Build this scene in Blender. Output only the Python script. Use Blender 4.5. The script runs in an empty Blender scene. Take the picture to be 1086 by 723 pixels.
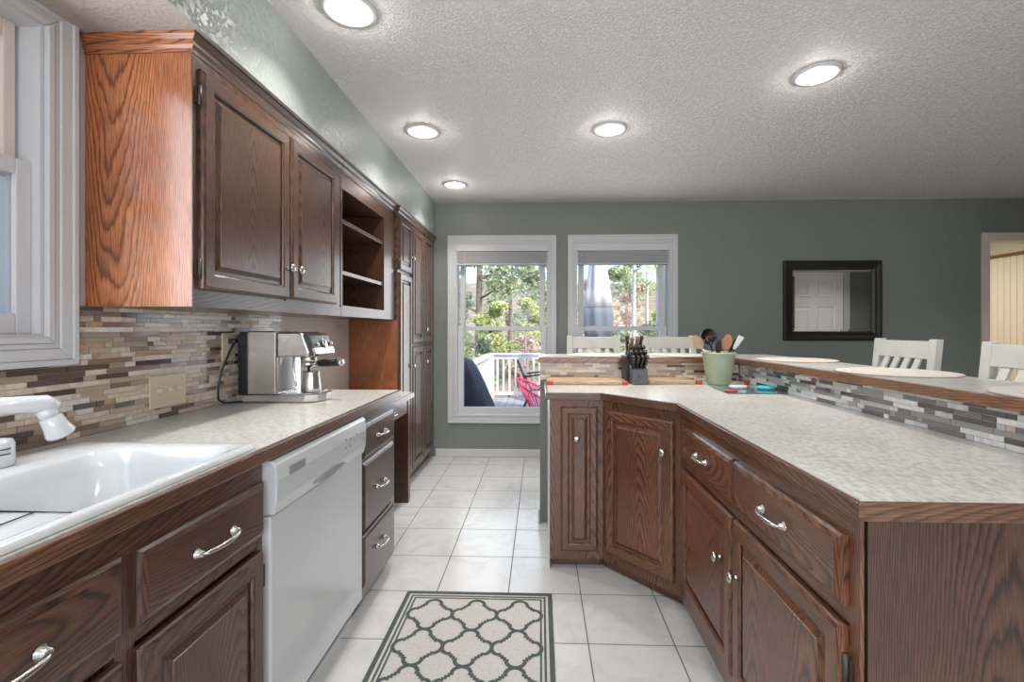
import bpy, math, random
from mathutils import Vector, Matrix
random.seed(7)
S = bpy.context.scene
COL = S.collection
R = math.radians
PI = math.pi

# ------------------------------------------------------------------ camera
TH = math.atan(16.7/487)
cam = bpy.data.cameras.new('camera'); co = bpy.data.objects.new('camera', cam); COL.objects.link(co)
co.location = (0, 0, 1.22); co.rotation_euler = (PI/2, 0, TH)
cam.sensor_width = 36; cam.lens = 487/1086*36
cam.shift_x = -13/1086; cam.shift_y = -12.5/1086
cam.clip_start = .02; cam.clip_end = 300
S.camera = co

# ------------------------------------------------------------------ light and exposure
S.view_settings.view_transform = 'Standard'; S.view_settings.look = 'None'
S.view_settings.gamma = 1; S.view_settings.use_curve_mapping = False
S.view_settings.exposure = 0.0
W = bpy.data.worlds.new('sky'); S.world = W; W.use_nodes = True
wn = W.node_tree.nodes; wl = W.node_tree.links
sky = wn.new('ShaderNodeTexSky'); sky.sky_type = 'NISHITA'; sky.sun_disc = False
sky.sun_elevation = R(38); sky.sun_rotation = R(110); sky.dust_density = 2.5
wl.new(sky.outputs[0], wn['Background'].inputs[0]); wn['Background'].inputs[1].default_value = .42
def lamp(name, kind, loc, energy, color=(1,1,1), rot=(0,0,0), parent=None, **kw):
    d = bpy.data.lights.new(name, kind); o = bpy.data.objects.new(name, d); COL.objects.link(o)
    o.location = loc; o.rotation_euler = rot; d.energy = energy; d.color = color
    for k, v in kw.items(): setattr(d, k, v)
    if parent: o.parent = parent
    return o
lamp('sun', 'SUN', (5,-7,8), 4.3, (1,.96,.90), (R(50), 0, R(34)), angle=.01)
# daylight coming in at the openings: sink window, two back windows; the rear lamp is added fill
lamp('sink_window_daylight', 'AREA', (-1.30, .55, 1.62), 20, (.86,.92,1), (0, R(-90), 0), shape='RECTANGLE', size=.85, size_y=1.1)
lamp('rear_fill_light', 'AREA', (.9, -2.40, 1.35), 92, (.93,.96,1), (R(90), 0, 0), shape='RECTANGLE', size=3.2, size_y=1.7)  # fill lamp added behind the camera to even out the room light
lamp('dining_window_daylight', 'AREA', (-.36, 4.30, 1.2), 9, (.9,.95,1), (R(-90), 0, 0), shape='RECTANGLE', size=.8, size_y=1.4)
lamp('dining_window_daylight_b', 'AREA', (.78, 4.30, 1.2), 9, (.9,.95,1), (R(-90), 0, 0), shape='RECTANGLE', size=.8, size_y=1.4)
CAN_E, CAN_GLOW = 7.4, 5

# ------------------------------------------------------------------ materials
def nt(name):
    m = bpy.data.materials.new(name); m.use_nodes = True
    return m, m.node_tree.nodes, m.node_tree.links, m.node_tree.nodes['Principled BSDF']
def plain(name, c, rough=.5, metal=0, spec=.5, coat=0, bump=0, bscale=80, var=0, vscale=8, emit=0):
    m, n, l, b = nt(name)
    b.inputs['Base Color'].default_value = (*c, 1); b.inputs['Roughness'].default_value = rough
    b.inputs['Metallic'].default_value = metal; b.inputs['Specular IOR Level'].default_value = spec
    b.inputs['Coat Weight'].default_value = coat; b.inputs['Coat Roughness'].default_value = .12
    tc = n.new('ShaderNodeTexCoord')
    if emit:
        b.inputs['Emission Color'].default_value = (*c, 1); b.inputs['Emission Strength'].default_value = emit
    if var:
        t = n.new('ShaderNodeTexNoise'); t.inputs['Scale'].default_value = vscale; t.inputs['Detail'].default_value = 6
        r = n.new('ShaderNodeMapRange'); r.inputs[3].default_value = 1-var; r.inputs[4].default_value = 1+var
        r.inputs[1].default_value = .3; r.inputs[2].default_value = .7
        x = n.new('ShaderNodeMix'); x.data_type = 'RGBA'; x.blend_type = 'MULTIPLY'; x.inputs[0].default_value = 1
        x.inputs[6].default_value = (*c, 1)
        l.new(tc.outputs['Object'], t.inputs['Vector']); l.new(t.outputs[0], r.inputs[0]); l.new(r.outputs[0], x.inputs[7]); l.new(x.outputs[2], b.inputs['Base Color'])
    if bump:
        t = n.new('ShaderNodeTexNoise'); t.inputs['Scale'].default_value = bscale; t.inputs['Detail'].default_value = 3
        bp = n.new('ShaderNodeBump'); bp.inputs['Strength'].default_value = bump; bp.inputs['Distance'].default_value = .004
        l.new(tc.outputs['Object'], t.inputs['Vector']); l.new(t.outputs[0], bp.inputs['Height']); l.new(bp.outputs[0], b.inputs['Normal'])
    return m
def oak(name, light, mid, dark, rough=.3, K=13, coat=.35, bw=.13):
    m, n, l, b = nt(name)
    uv = n.new('ShaderNodeUVMap'); uv.uv_map = 'UVMap'
    def mth(op, a, b=None, c=None):
        q = n.new('ShaderNodeMath'); q.operation = op
        for idx, val in enumerate((a, b, c)):
            if val is None: continue
            if isinstance(val, (int, float)): q.inputs[idx].default_value = val
            else: l.new(val, q.inputs[idx])
        return q.outputs[0]
    sp = n.new('ShaderNodeSeparateXYZ'); l.new(uv.outputs[0], sp.inputs[0])
    vv = mth('PINGPONG', sp.outputs[1], bw)
    mp = n.new('ShaderNodeMapping'); mp.inputs['Scale'].default_value = (1.7, 8, 1); l.new(uv.outputs[0], mp.inputs[0])
    no = n.new('ShaderNodeTexNoise'); no.noise_dimensions = '2D'; no.inputs['Scale'].default_value = 1; no.inputs['Detail'].default_value = 2; no.inputs['Roughness'].default_value = .4
    l.new(mp.outputs[0], no.inputs['Vector'])
    mj = n.new('ShaderNodeMapping'); mj.inputs['Scale'].default_value = (22, 130, 1); l.new(uv.outputs[0], mj.inputs[0])
    nj = n.new('ShaderNodeTexNoise'); nj.noise_dimensions = '2D'; nj.inputs['Scale'].default_value = 1; nj.inputs['Detail'].default_value = 2; l.new(mj.outputs[0], nj.inputs['Vector'])
    rad = mth('MULTIPLY_ADD', sp.outputs[0], K*1.1, mth('MULTIPLY', mth('POWER', vv, 2), K*60))
    f1 = mth('MULTIPLY_ADD', no.outputs[0], 5.0, rad); kj_o = mth('MULTIPLY_ADD', nj.outputs[0], .42, f1)
    fr = n.new('ShaderNodeMath'); fr.operation = 'FRACT'; l.new(kj_o, fr.inputs[0])
    ra = n.new('ShaderNodeValToRGB'); e = ra.color_ramp.elements
    e[0].position = 0; e[0].color = (*dark, 1); e[1].position = 1; e[1].color = (*dark, 1)
    a = e.new(.10); a.color = (*mid, 1); a = e.new(.28); a.color = (*light, 1); a = e.new(.70); a.color = (*mid, 1); a = e.new(.93); a.color = (*dark, 1)
    l.new(fr.outputs[0], ra.inputs[0])
    mf = n.new('ShaderNodeMapping'); mf.inputs['Scale'].default_value = (14, 420, 1); l.new(uv.outputs[0], mf.inputs[0])
    nf = n.new('ShaderNodeTexNoise'); nf.noise_dimensions = '2D'; nf.inputs['Scale'].default_value = 1; nf.inputs['Detail'].default_value = 3; l.new(mf.outputs[0], nf.inputs['Vector'])
    rf = n.new('ShaderNodeMapRange'); rf.inputs[1].default_value = .36; rf.inputs[2].default_value = .62; rf.inputs[3].default_value = .62; rf.inputs[4].default_value = 1.15; l.new(nf.outputs[0], rf.inputs[0])
    x = n.new('ShaderNodeMix'); x.data_type = 'RGBA'; x.blend_type = 'MULTIPLY'; x.inputs[0].default_value = 1
    l.new(ra.outputs[0], x.inputs[6]); l.new(rf.outputs[0], x.inputs[7])
    ml = n.new('ShaderNodeTexNoise'); ml.noise_dimensions = '2D'; ml.inputs['Scale'].default_value = 3; l.new(uv.outputs[0], ml.inputs['Vector'])
    rl = n.new('ShaderNodeMapRange'); rl.inputs[1].default_value = .3; rl.inputs[2].default_value = .7; rl.inputs[3].default_value = .82; rl.inputs[4].default_value = 1.18; l.new(ml.outputs[0], rl.inputs[0])
    x2 = n.new('ShaderNodeMix'); x2.data_type = 'RGBA'; x2.blend_type = 'MULTIPLY'; x2.inputs[0].default_value = 1
    l.new(x.outputs[2], x2.inputs[6]); l.new(rl.outputs[0], x2.inputs[7]); l.new(x2.outputs[2], b.inputs['Base Color'])
    bp = n.new('ShaderNodeBump'); bp.inputs['Strength'].default_value = .12; bp.inputs['Distance'].default_value = .001
    l.new(nf.outputs[0], bp.inputs['Height']); l.new(bp.outputs[0], b.inputs['Normal'])
    b.inputs['Roughness'].default_value = rough; b.inputs['Coat Weight'].default_value = coat; b.inputs['Coat Roughness'].default_value = .16
    return m
def textured(name, c, bump, scale, rough, kind='knock', spec=.5):
    m, n, l, b = nt(name)
    tc = n.new('ShaderNodeTexCoord')
    t = n.new('ShaderNodeTexNoise'); t.inputs['Scale'].default_value = scale; t.inputs['Detail'].default_value = 4; t.inputs['Roughness'].default_value = .6
    l.new(tc.outputs['Object'], t.inputs['Vector'])
    r = n.new('ShaderNodeMapRange'); r.inputs[1].default_value = .46; r.inputs[2].default_value = .6
    l.new(t.outputs[0], r.inputs[0])
    bp = n.new('ShaderNodeBump'); bp.inputs['Strength'].default_value = bump; bp.inputs['Distance'].default_value = .0045 if bump > .9 else .004
    l.new(r.outputs[0], bp.inputs['Height']); l.new(bp.outputs[0], b.inputs['Normal'])
    b.inputs['Base Color'].default_value = (*c, 1); b.inputs['Roughness'].default_value = rough; b.inputs['Specular IOR Level'].default_value = spec
    return m
M = {}
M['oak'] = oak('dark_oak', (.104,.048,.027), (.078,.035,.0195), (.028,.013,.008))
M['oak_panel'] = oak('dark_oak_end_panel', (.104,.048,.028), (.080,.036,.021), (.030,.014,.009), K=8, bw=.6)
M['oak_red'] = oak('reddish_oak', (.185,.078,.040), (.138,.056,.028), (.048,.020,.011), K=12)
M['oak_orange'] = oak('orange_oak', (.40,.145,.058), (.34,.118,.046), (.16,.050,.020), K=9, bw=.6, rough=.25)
M['oak_edge'] = oak('oak_edging', (.150,.074,.044), (.116,.056,.033), (.066,.030,.018))
M['oak_ledge'] = oak('oak_ledge_edging', (.30,.135,.072), (.23,.095,.047), (.11,.043,.02))
M['inside'] = plain('dark_cabinet_interior', (.04,.018,.010), .6, var=.2)
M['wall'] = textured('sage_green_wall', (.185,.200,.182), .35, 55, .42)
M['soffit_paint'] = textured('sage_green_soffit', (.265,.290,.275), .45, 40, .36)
M['beige'] = textured('beige_wall', (.60,.52,.45), .2, 60, .6)
M['soffit_under'] = textured('taupe_soffit_underside', (.41,.365,.33), .4, 60, .6)
M['ceiling'] = textured('knockdown_ceiling', (.74,.715,.69), .95, 85, .7)
M['white_paint'] = plain('white_paint', (.55,.55,.565), .35, bump=.05)
M['cream_trim'] = plain('cream_trim', (.62,.52,.45), .4, bump=.05)
M['blind'] = plain('white_blind', (.40,.40,.415), .5, bump=.05)
M['vinyl'] = plain('white_vinyl', (.56,.56,.585), .35, bump=.03)
M['enamel'] = plain('white_enamel', (.56,.575,.59), .14, coat=.5, bump=.02, bscale=4)
M['appliance'] = plain('white_appliance', (.50,.515,.53), .2, coat=.5, bump=.02, bscale=5)
M['grey_plastic'] = plain('grey_plastic', (.25,.26,.27), .4)
M['nickel'] = plain('brushed_nickel', (.55,.53,.50), .25, metal=1, bump=.03)
M['steel'] = plain('stainless_steel', (.60,.58,.56), .27, metal=1, bump=.05, bscale=20)
M['chrome'] = plain('chrome', (.75,.75,.75), .08, metal=1)
M['black'] = plain('black_plastic', (.012,.012,.013), .3)
M['bronze'] = plain('dark_bronze', (.06,.045,.035), .45, metal=.4)
M['almond'] = plain('almond_plastic', (.62,.55,.40), .3)
M['chair_paint'] = plain('cream_white_chair_paint', (.62,.61,.55), .45, var=.06, bump=.05)
M['mat'] = plain('cream_woven_placemat', (.62,.58,.52), .8, bump=.8, bscale=300, var=.08, vscale=150)
M['mat_edge'] = plain('placemat_binding', (.45,.39,.33), .8)
M['bamboo'] = oak('pale_bamboo', (.50,.37,.24), (.46,.33,.205), (.37,.25,.15), K=5, rough=.4, coat=0)
M['red_sil'] = plain('red_silicone', (.50,.035,.03), .45)
M['crock'] = plain('sage_green_glaze', (.35,.39,.27), .3, var=.07, vscale=15, coat=.3)
M['block'] = plain('charcoal_block', (.085,.088,.095), .45, var=.1)
M['wood_spoon'] = plain('wooden_utensil', (.36,.17,.08), .5, var=.15, vscale=20)
M['wood_pale'] = plain('pale_wooden_utensil', (.40,.28,.19), .5, var=.15, vscale=20)
M['teal_sil'] = plain('turquoise_silicone', (.03,.42,.52), .4)
M['teal_mat'] = plain('grey_teal_glass_board', (.10,.17,.17), .12, coat=.5)
M['mirror'] = plain('mirror_glass', (.9,.9,.9), .01, metal=1)
M['mirror_frame'] = plain('espresso_frame', (.012,.009,.008), .35, bump=.15, bscale=90)
M['door_white'] = plain('white_door', (.80,.80,.79), .4)
M['concrete'] = plain('ground', (.27,.235,.17), .9, var=.4, vscale=1.3, bump=.5, bscale=3)
M['deck'] = plain('weathered_deck', (.34,.36,.40), .7, var=.15, vscale=5)
M['rail_white'] = plain('white_railing', (.72,.72,.70), .5)
M['navy'] = plain('navy_cover', (.018,.030,.06), .6, bump=.4, bscale=12, var=.15)
M['canvas'] = plain('white_umbrella_canvas', (.58,.58,.58), .8, bump=.3, bscale=8)
M['canvas_blue'] = plain('blue_grey_umbrella_cover', (.13,.155,.19), .8, bump=.3, bscale=8)
M['pink'] = plain('pink_cord', (.65,.04,.16), .5)
M['bark'] = plain('grey_bark', (.20,.17,.14), .9, var=.4, vscale=10, bump=.6, bscale=15)
M['birch'] = plain('pale_birch_bark', (.62,.60,.55), .8, var=.15, vscale=6)
def leafmat(name, c):
    m, n, l, b = nt(name)
    g = n.new('ShaderNodeNewGeometry'); h = n.new('ShaderNodeHueSaturation')
    r = n.new('ShaderNodeMapRange'); r.inputs[3].default_value = .45; r.inputs[4].default_value = 1.7
    l.new(g.outputs['Random Per Island'], r.inputs[0]); l.new(r.outputs[0], h.inputs['Value']); h.inputs['Color'].default_value = (*c, 1)
    l.new(h.outputs[0], b.inputs['Base Color']); b.inputs['Roughness'].default_value = .6
    tr = n.new('ShaderNodeBsdfTranslucent'); l.new(h.outputs[0], tr.inputs[0])
    mx = n.new('ShaderNodeMixShader'); mx.inputs[0].default_value = .35
    l.new(b.outputs[0], mx.inputs[1]); l.new(tr.outputs[0], mx.inputs[2]); l.new(mx.outputs[0], n['Material Output'].inputs[0])
    return m
M['leaf_pine'] = leafmat('pine_needles', (.34,.40,.27))
M['leaf_yellow'] = leafmat('yellow_green_leaves', (.55,.60,.28))
M['leaf_brown'] = leafmat('dry_brown_leaves', (.66,.52,.43))
M['leaf_mid'] = leafmat('mid_green_leaves', (.44,.50,.32))
def glass():
    m, n, l, b = nt('window_glass'); n.remove(b)
    t = n.new('ShaderNodeBsdfTransparent'); g = n.new('ShaderNodeBsdfGlossy'); g.inputs['Roughness'].default_value = .02
    f = n.new('ShaderNodeFresnel'); f.inputs[0].default_value = 1.25
    x = n.new('ShaderNodeMixShader'); l.new(f.outputs[0], x.inputs[0]); l.new(t.outputs[0], x.inputs[1]); l.new(g.outputs[0], x.inputs[2]); l.new(x.outputs[0], n['Material Output'].inputs[0])
    return m
M['glass'] = glass()
def laminate():
    m, n, l, b = nt('mottled_laminate')
    tc = n.new('ShaderNodeTexCoord')
    mp = n.new('ShaderNodeMapping'); mp.inputs['Scale'].default_value = (1, .55, 1); mp.inputs['Rotation'].default_value = (0,0,R(25)); l.new(tc.outputs['Object'], mp.inputs[0])
    t = n.new('ShaderNodeTexNoise'); t.inputs['Scale'].default_value = 75; t.inputs['Detail'].default_value = 5; t.inputs['Roughness'].default_value = .65; l.new(mp.outputs[0], t.inputs['Vector'])
    t2 = n.new('ShaderNodeTexNoise'); t2.inputs['Scale'].default_value = 7; t2.inputs['Detail'].default_value = 3; l.new(mp.outputs[0], t2.inputs['Vector'])
    r = n.new('ShaderNodeValToRGB'); e = r.color_ramp.elements; e[0].position = .3; e[0].color = (.35,.338,.315,1); e[1].position = .68; e[1].color = (.63,.61,.58,1)
    a = e.new(.5); a.color = (.51,.495,.465,1)
    l.new(t.outputs[0], r.inputs[0])
    rr = n.new('ShaderNodeMapRange'); rr.inputs[1].default_value = .3; rr.inputs[2].default_value = .7; rr.inputs[3].default_value = .9; rr.inputs[4].default_value = 1.08; l.new(t2.outputs[0], rr.inputs[0])
    x = n.new('ShaderNodeMix'); x.data_type = 'RGBA'; x.blend_type = 'MULTIPLY'; x.inputs[0].default_value = 1; l.new(r.outputs[0], x.inputs[6]); l.new(rr.outputs[0], x.inputs[7])
    l.new(x.outputs[2], b.inputs['Base Color']); b.inputs['Roughness'].default_value = .28
    bp = n.new('ShaderNodeBump'); bp.inputs['Strength'].default_value = .15; bp.inputs['Distance'].default_value = .001; l.new(t.outputs[0], bp.inputs['Height']); l.new(bp.outputs[0], b.inputs['Normal'])
    return m
M['laminate'] = laminate()
def floor_tile():
    m, n, l, b = nt('white_floor_tile')
    tc = n.new('ShaderNodeTexCoord'); sp = n.new('ShaderNodeSeparateXYZ'); l.new(tc.outputs['Object'], sp.inputs[0])
    P = .3335
    def grout(sock, off):
        a = n.new('ShaderNodeMath'); a.operation = 'ADD'; a.inputs[1].default_value = off; l.new(sock, a.inputs[0])
        d = n.new('ShaderNodeMath'); d.operation = 'DIVIDE'; d.inputs[1].default_value = P; l.new(a.outputs[0], d.inputs[0])
        f = n.new('ShaderNodeMath'); f.operation = 'FRACT'; l.new(d.outputs[0], f.inputs[0])
        c = n.new('ShaderNodeMath'); c.operation = 'SUBTRACT'; c.inputs[1].default_value = .5; l.new(f.outputs[0], c.inputs[0])
        ab = n.new('ShaderNodeMath'); ab.operation = 'ABSOLUTE'; l.new(c.outputs[0], ab.inputs[0])
        fl = n.new('ShaderNodeMath'); fl.operation = 'FLOOR'; l.new(d.outputs[0], fl.inputs[0])
        return ab.outputs[0], fl.outputs[0]
    gx, ix = grout(sp.outputs[0], .146+P*60); gy, iy = grout(sp.outputs[1], -2.122+P*60)
    mx = n.new('ShaderNodeMath'); mx.operation = 'MAXIMUM'; l.new(gx, mx.inputs[0]); l.new(gy, mx.inputs[1])
    gm = n.new('ShaderNodeMapRange'); gm.inputs[1].default_value = .4915; gm.inputs[2].default_value = .4945; l.new(mx.outputs[0], gm.inputs[0])
    cb = n.new('ShaderNodeCombineXYZ'); l.new(ix, cb.inputs[0]); l.new(iy, cb.inputs[1])
    wnz = n.new('ShaderNodeTexWhiteNoise'); wnz.noise_dimensions = '2D'; l.new(cb.outputs[0], wnz.inputs['Vector'])
    sc = n.new('ShaderNodeVectorMath'); sc.operation = 'SCALE'; sc.inputs[3].default_value = 7; l.new(wnz.outputs['Color'], sc.inputs[0])
    ad = n.new('ShaderNodeVectorMath'); ad.operation = 'ADD'; l.new(sc.outputs[0], ad.inputs[0]); l.new(tc.outputs['Object'], ad.inputs[1])
    t = n.new('ShaderNodeTexNoise'); t.inputs['Scale'].default_value = 5; t.inputs['Detail'].default_value = 7; t.inputs['Roughness'].default_value = .62; t.inputs['Distortion'].default_value = 1.2; l.new(ad.outputs[0], t.inputs['Vector'])
    r = n.new('ShaderNodeValToRGB'); e = r.color_ramp.elements; e[0].position = .32; e[0].color = (.43,.428,.425,1); e[1].position = .52; e[1].color = (.50,.496,.49,1)
    l.new(t.outputs[0], r.inputs[0])
    x = n.new('ShaderNodeMix'); x.data_type = 'RGBA'; l.new(gm.outputs[0], x.inputs[0]); l.new(r.outputs[0], x.inputs[6]); x.inputs[7].default_value = (.10,.095,.09,1)
    l.new(x.outputs[2], b.inputs['Base Color'])
    rg = n.new('ShaderNodeMapRange'); rg.inputs[3].default_value = .2; rg.inputs[4].default_value = .8; l.new(gm.outputs[0], rg.inputs[0]); l.new(rg.outputs[0], b.inputs['Roughness'])
    bp = n.new('ShaderNodeBump'); bp.invert = True; bp.inputs['Strength'].default_value = .6; bp.inputs['Distance'].default_value = .002; l.new(gm.outputs[0], bp.inputs['Height']); l.new(bp.outputs[0], b.inputs['Normal'])
    return m
M['floor'] = floor_tile()
M['beadboard'] = plain('cream_beadboard', (.74,.66,.52), .5)
M['mos'] = [plain('mosaic_stone_cream', (.62,.51,.41), .4, var=.18, vscale=60), plain('mosaic_taupe_glass', (.34,.27,.205), .12, coat=.4),
            plain('mosaic_umber_glass', (.085,.058,.05), .1, coat=.5), plain('mosaic_tan_glass', (.46,.35,.26), .15, coat=.3),
            plain('mosaic_marble_white', (.68,.62,.57), .35, var=.15, vscale=80), plain('mosaic_onyx', (.42,.27,.16), .35, var=.3, vscale=50),
            plain('mosaic_mid_brown_glass', (.24,.155,.115), .1, coat=.4), plain('mosaic_grout', (.52,.45,.38), .9)]
M['mos_sky_tint'] = [plain('mosaic_stone_sky_tint', (.56,.555,.54), .35, var=.18, vscale=60), plain('mosaic_taupe_glass_sky_tint', (.25,.245,.235), .1, coat=.4),  # same tiles again, with a grey sky reflection put into the colours
            plain('mosaic_umber_glass_sky_tint', (.075,.068,.068), .08, coat=.5), plain('mosaic_tan_glass_sky_tint', (.44,.44,.425), .12, coat=.3),
            plain('mosaic_marble_sky_tint', (.68,.675,.665), .3, var=.15, vscale=80), plain('mosaic_onyx_sky_tint', (.45,.36,.30), .35, var=.3, vscale=50),
            plain('mosaic_brown_glass_sky_tint', (.15,.14,.135), .1, coat=.4), plain('mosaic_grout_sky_tint', (.60,.59,.575), .9)]

# ------------------------------------------------------------------ mesh builder
OFF = {}
class MB:
    def __init__(s): s.v = []; s.f = []; s.m = []; s.sm = []; s.g = []; s.o = []
    def add(s, vs, fs, mat=0, smooth=False, grain=(0,0,1), T=None):
        b = len(s.v); off = (random.random()*40, random.random()*40)
        for p in vs:
            p = Vector(p); s.v.append(T @ p if T else p)
        g = Vector(grain); g = (T.to_3x3() @ g) if T else g
        for i, f in enumerate(fs):
            s.f.append([b+k for k in f]); s.m.append(mat[i] if isinstance(mat, (list, tuple)) else mat); s.sm.append(smooth); s.g.append(g); s.o.append(off)
        return s
    def box(s, a, b, mat=0, grain=(0,0,1), T=None):
        x0,y0,z0 = [min(a[i],b[i]) for i in range(3)]; x1,y1,z1 = [max(a[i],b[i]) for i in range(3)]
        return s.add([(x0,y0,z0),(x1,y0,z0),(x1,y1,z0),(x0,y1,z0),(x0,y0,z1),(x1,y0,z1),(x1,y1,z1),(x0,y1,z1)],
            [(0,3,2,1),(4,5,6,7),(0,1,5,4),(1,2,6,5),(2,3,7,6),(3,0,4,7)], mat, False, grain, T)
    def prism(s, poly, z0, z1, mat=0, grain=(0,0,1), T=None, caps=True):
        ar = sum(poly[i][0]*poly[(i+1)%len(poly)][1]-poly[(i+1)%len(poly)][0]*poly[i][1] for i in range(len(poly)))
        if ar < 0: poly = poly[::-1]
        n = len(poly); vs = [(x,y,z0) for x,y in poly]+[(x,y,z1) for x,y in poly]
        fs = [(i,(i+1)%n,n+(i+1)%n,n+i) for i in range(n)]
        if caps: fs += [tuple(range(n-1,-1,-1)), tuple(range(n,2*n))]
        return s.add(vs, fs, mat, False, grain, T)
    def loft(s, loops, mat=0, smooth=True, cap=True, capend=True, T=None, grain=(0,0,1)):
        n = len(loops[0]); vs = [p for L in loops for p in L]; fs = []
        for j in range(len(loops)-1):
            for i in range(n): fs.append((j*n+i, j*n+(i+1)%n, (j+1)*n+(i+1)%n, (j+1)*n+i))
        if cap: fs.append(tuple(range(n-1,-1,-1)))
        if capend: fs.append(tuple((len(loops)-1)*n+i for i in range(n)))
        return s.add(vs, fs, mat, smooth, grain, T)
    def lathe(s, prof, mat=0, seg=24, T=None, smooth=True, cap=True):
        return s.loft([[(r*math.cos(2*PI*i/seg), r*math.sin(2*PI*i/seg), z) for i in range(seg)] for r, z in prof], mat, smooth, cap, cap, T)
    def tube(s, pts, r, mat=0, seg=8, T=None, flat=1):
        pts = [Vector(p) for p in pts]; rr = r if isinstance(r, (list, tuple)) else [r]*len(pts); loops = []
        up = Vector((0,0,1)); prev = None
        for i, p in enumerate(pts):
            d = (pts[min(i+1,len(pts)-1)]-pts[max(i-1,0)]).normalized()
            if prev is None:
                a = d.cross(up)
                if a.length < .1: a = d.cross(Vector((1,0,0)))
            else: a = prev - d*prev.dot(d)
            a.normalize(); prev = a; b = d.cross(a)
            loops.append([p + (a*math.cos(2*PI*k/seg) + b*math.sin(2*PI*k/seg)*flat)*rr[i] for k in range(seg)])
        return s.loft(loops, mat, True, True, True, T)
    def build(s, name, mats, parent=None, bevel=0, world=True, seg=2, subsurf=0):
        if not isinstance(mats, (list, tuple)): mats = [mats]
        off = OFF.get(parent.name, Vector((0,0,0))) if (parent and world) else Vector((0,0,0))
        me = bpy.data.meshes.new(name); me.from_pydata([tuple(v-off) for v in s.v], [], s.f)
        uvl = me.uv_layers.new(name='UVMap').data
        for i, p in enumerate(me.polygons):
            p.material_index = s.m[i]; p.use_smooth = s.sm[i]
            nrm = p.normal; g = s.g[i]; g = g - nrm*g.dot(nrm)
            if g.length < 1e-4: g = Vector((1,0,0)) - nrm*nrm.x
            if g.length < 1e-4: g = Vector((0,1,0))
            g.normalize(); t = nrm.cross(g); o = s.o[i]
            for li in p.loop_indices:
                q = s.v[me.loops[li].vertex_index]
                uvl[li].uv = (q.dot(g)+o[0], q.dot(t)+o[1])
        for m in mats: me.materials.append(m)
        me.update()
        ob = bpy.data.objects.new(name, me); COL.objects.link(ob)
        if parent: ob.parent = parent; OFF[ob.name] = off
        if bevel:
            b = ob.modifiers.new('bevel', 'BEVEL'); b.width = bevel; b.segments = seg; b.limit_method = 'ANGLE'; b.angle_limit = R(40)
        if subsurf:
            u = ob.modifiers.new('sub', 'SUBSURF'); u.levels = u.render_levels = subsurf
        return ob
def tag(o, label=None, cat=None, group=None, kind=None):
    if label: o['label'] = label
    if cat: o['category'] = cat
    if group: o['group'] = group
    if kind: o['kind'] = kind
    return o
def thing(name, label, cat, loc=(0,0,0), rz=0, group=None, world=True):
    o = bpy.data.objects.new(name, None); COL.objects.link(o); o.location = loc; o.rotation_euler = (0,0,rz); o.empty_display_size = .1
    OFF[o.name] = Vector(loc) if world else Vector((0,0,0))
    return tag(o, label, cat, group)
def struct(name, mb, mats, bevel=0, parent=None):
    o = mb.build(name, mats, parent, bevel)
    if not parent: o['kind'] = 'structure'
    return o
def copy_tree(o, parent=None):
    c = o.copy(); COL.objects.link(c); c.parent = parent
    for ch in list(o.children): copy_tree(ch, c)
    return c
def frame(O, U, V=(0,0,1)):
    U = Vector(U).normalized(); V = Vector(V).normalized(); N = U.cross(V)
    return Matrix(((U.x,V.x,N.x,O[0]),(U.y,V.y,N.y,O[1]),(U.z,V.z,N.z,O[2]),(0,0,0,1)))

# ------------------------------------------------------------------ room shell
XL, YB, ZC = -1.37, 4.381, 2.427
YR, XR = -2.5, 5.8
mb = MB(); mb.box((XL-.15, YR-.15, -.12), (XR+.15, YB+.15, 0)); struct('floor', mb, M['floor'])
mb = MB(); mb.box((XL-.15, YR-.15, ZC), (XR+.15, YB+.15, ZC+.2)); struct('ceiling', mb, M['ceiling'])
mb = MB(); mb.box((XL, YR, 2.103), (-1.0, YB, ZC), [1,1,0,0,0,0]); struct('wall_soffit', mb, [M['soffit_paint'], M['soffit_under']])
def wall_with_holes(name, a0, a1, z1, holes, plane, thick, axis, mat):
    # axis 'x': wall runs along x at y=plane..plane+thick ; axis 'y': runs along y at x=plane..plane+thick
    mb = MB(); xs = sorted({a0, a1, *[h[0] for h in holes], *[h[1] for h in holes]})
    for i in range(len(xs)-1):
        c = (xs[i]+xs[i+1])/2; segs = [(0, z1)]
        for h in holes:
            if h[0] < c < h[1]:
                segs = [s for s in [(0, h[2]), (h[3], z1)] if s[1]-s[0] > .001]
        for z0, zz in segs:
            if axis == 'x': mb.box((xs[i], plane, z0), (xs[i+1], plane+thick, zz))
            else: mb.box((plane, xs[i], z0), (plane+thick, xs[i+1], zz))
    return struct(name, mb, mat)
W1 = (-.884, .155, .324, 2.115); W2 = (.263, 1.297, .324, 2.115); CW = .078   # casing outer rectangles
WD = (4.065, 4.97, 0, 2.108)
hole = lambda w: (w[0]+CW, w[1]-CW, w[2]+CW, w[3]-CW)
wall_with_holes('wall_back', XL-.15, XR+.15, ZC, [hole(W1), hole(W2), (WD[0]+.06, WD[1]-.06, 0, WD[3]-.06)], YB, .15, 'x', M['wall'])
WK = (-.15, 1.303, 1.117, 2.14)      # sink window casing outer (y0,y1,z0,z1)
wall_with_holes('wall_left', YR, YB, ZC, [(WK[0]+.078, WK[1]-.078, WK[2]+.078, WK[3]-.078)], XL, -.15, 'y', M['beige'])
WP = (-1.0, 2.8, .45, 2.25)
wall_with_holes('wall_rear', XL-.15, XR+.15, ZC, [(WP[0]+.09, WP[1]-.09, WP[2]+.09, WP[3]-.09)], YR, -.15, 'x', M['wall'])
mb = MB(); mb.box((XR, YR, 0), (XR+.15, YB, ZC)); struct('wall_right', mb, M['wall'])
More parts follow.
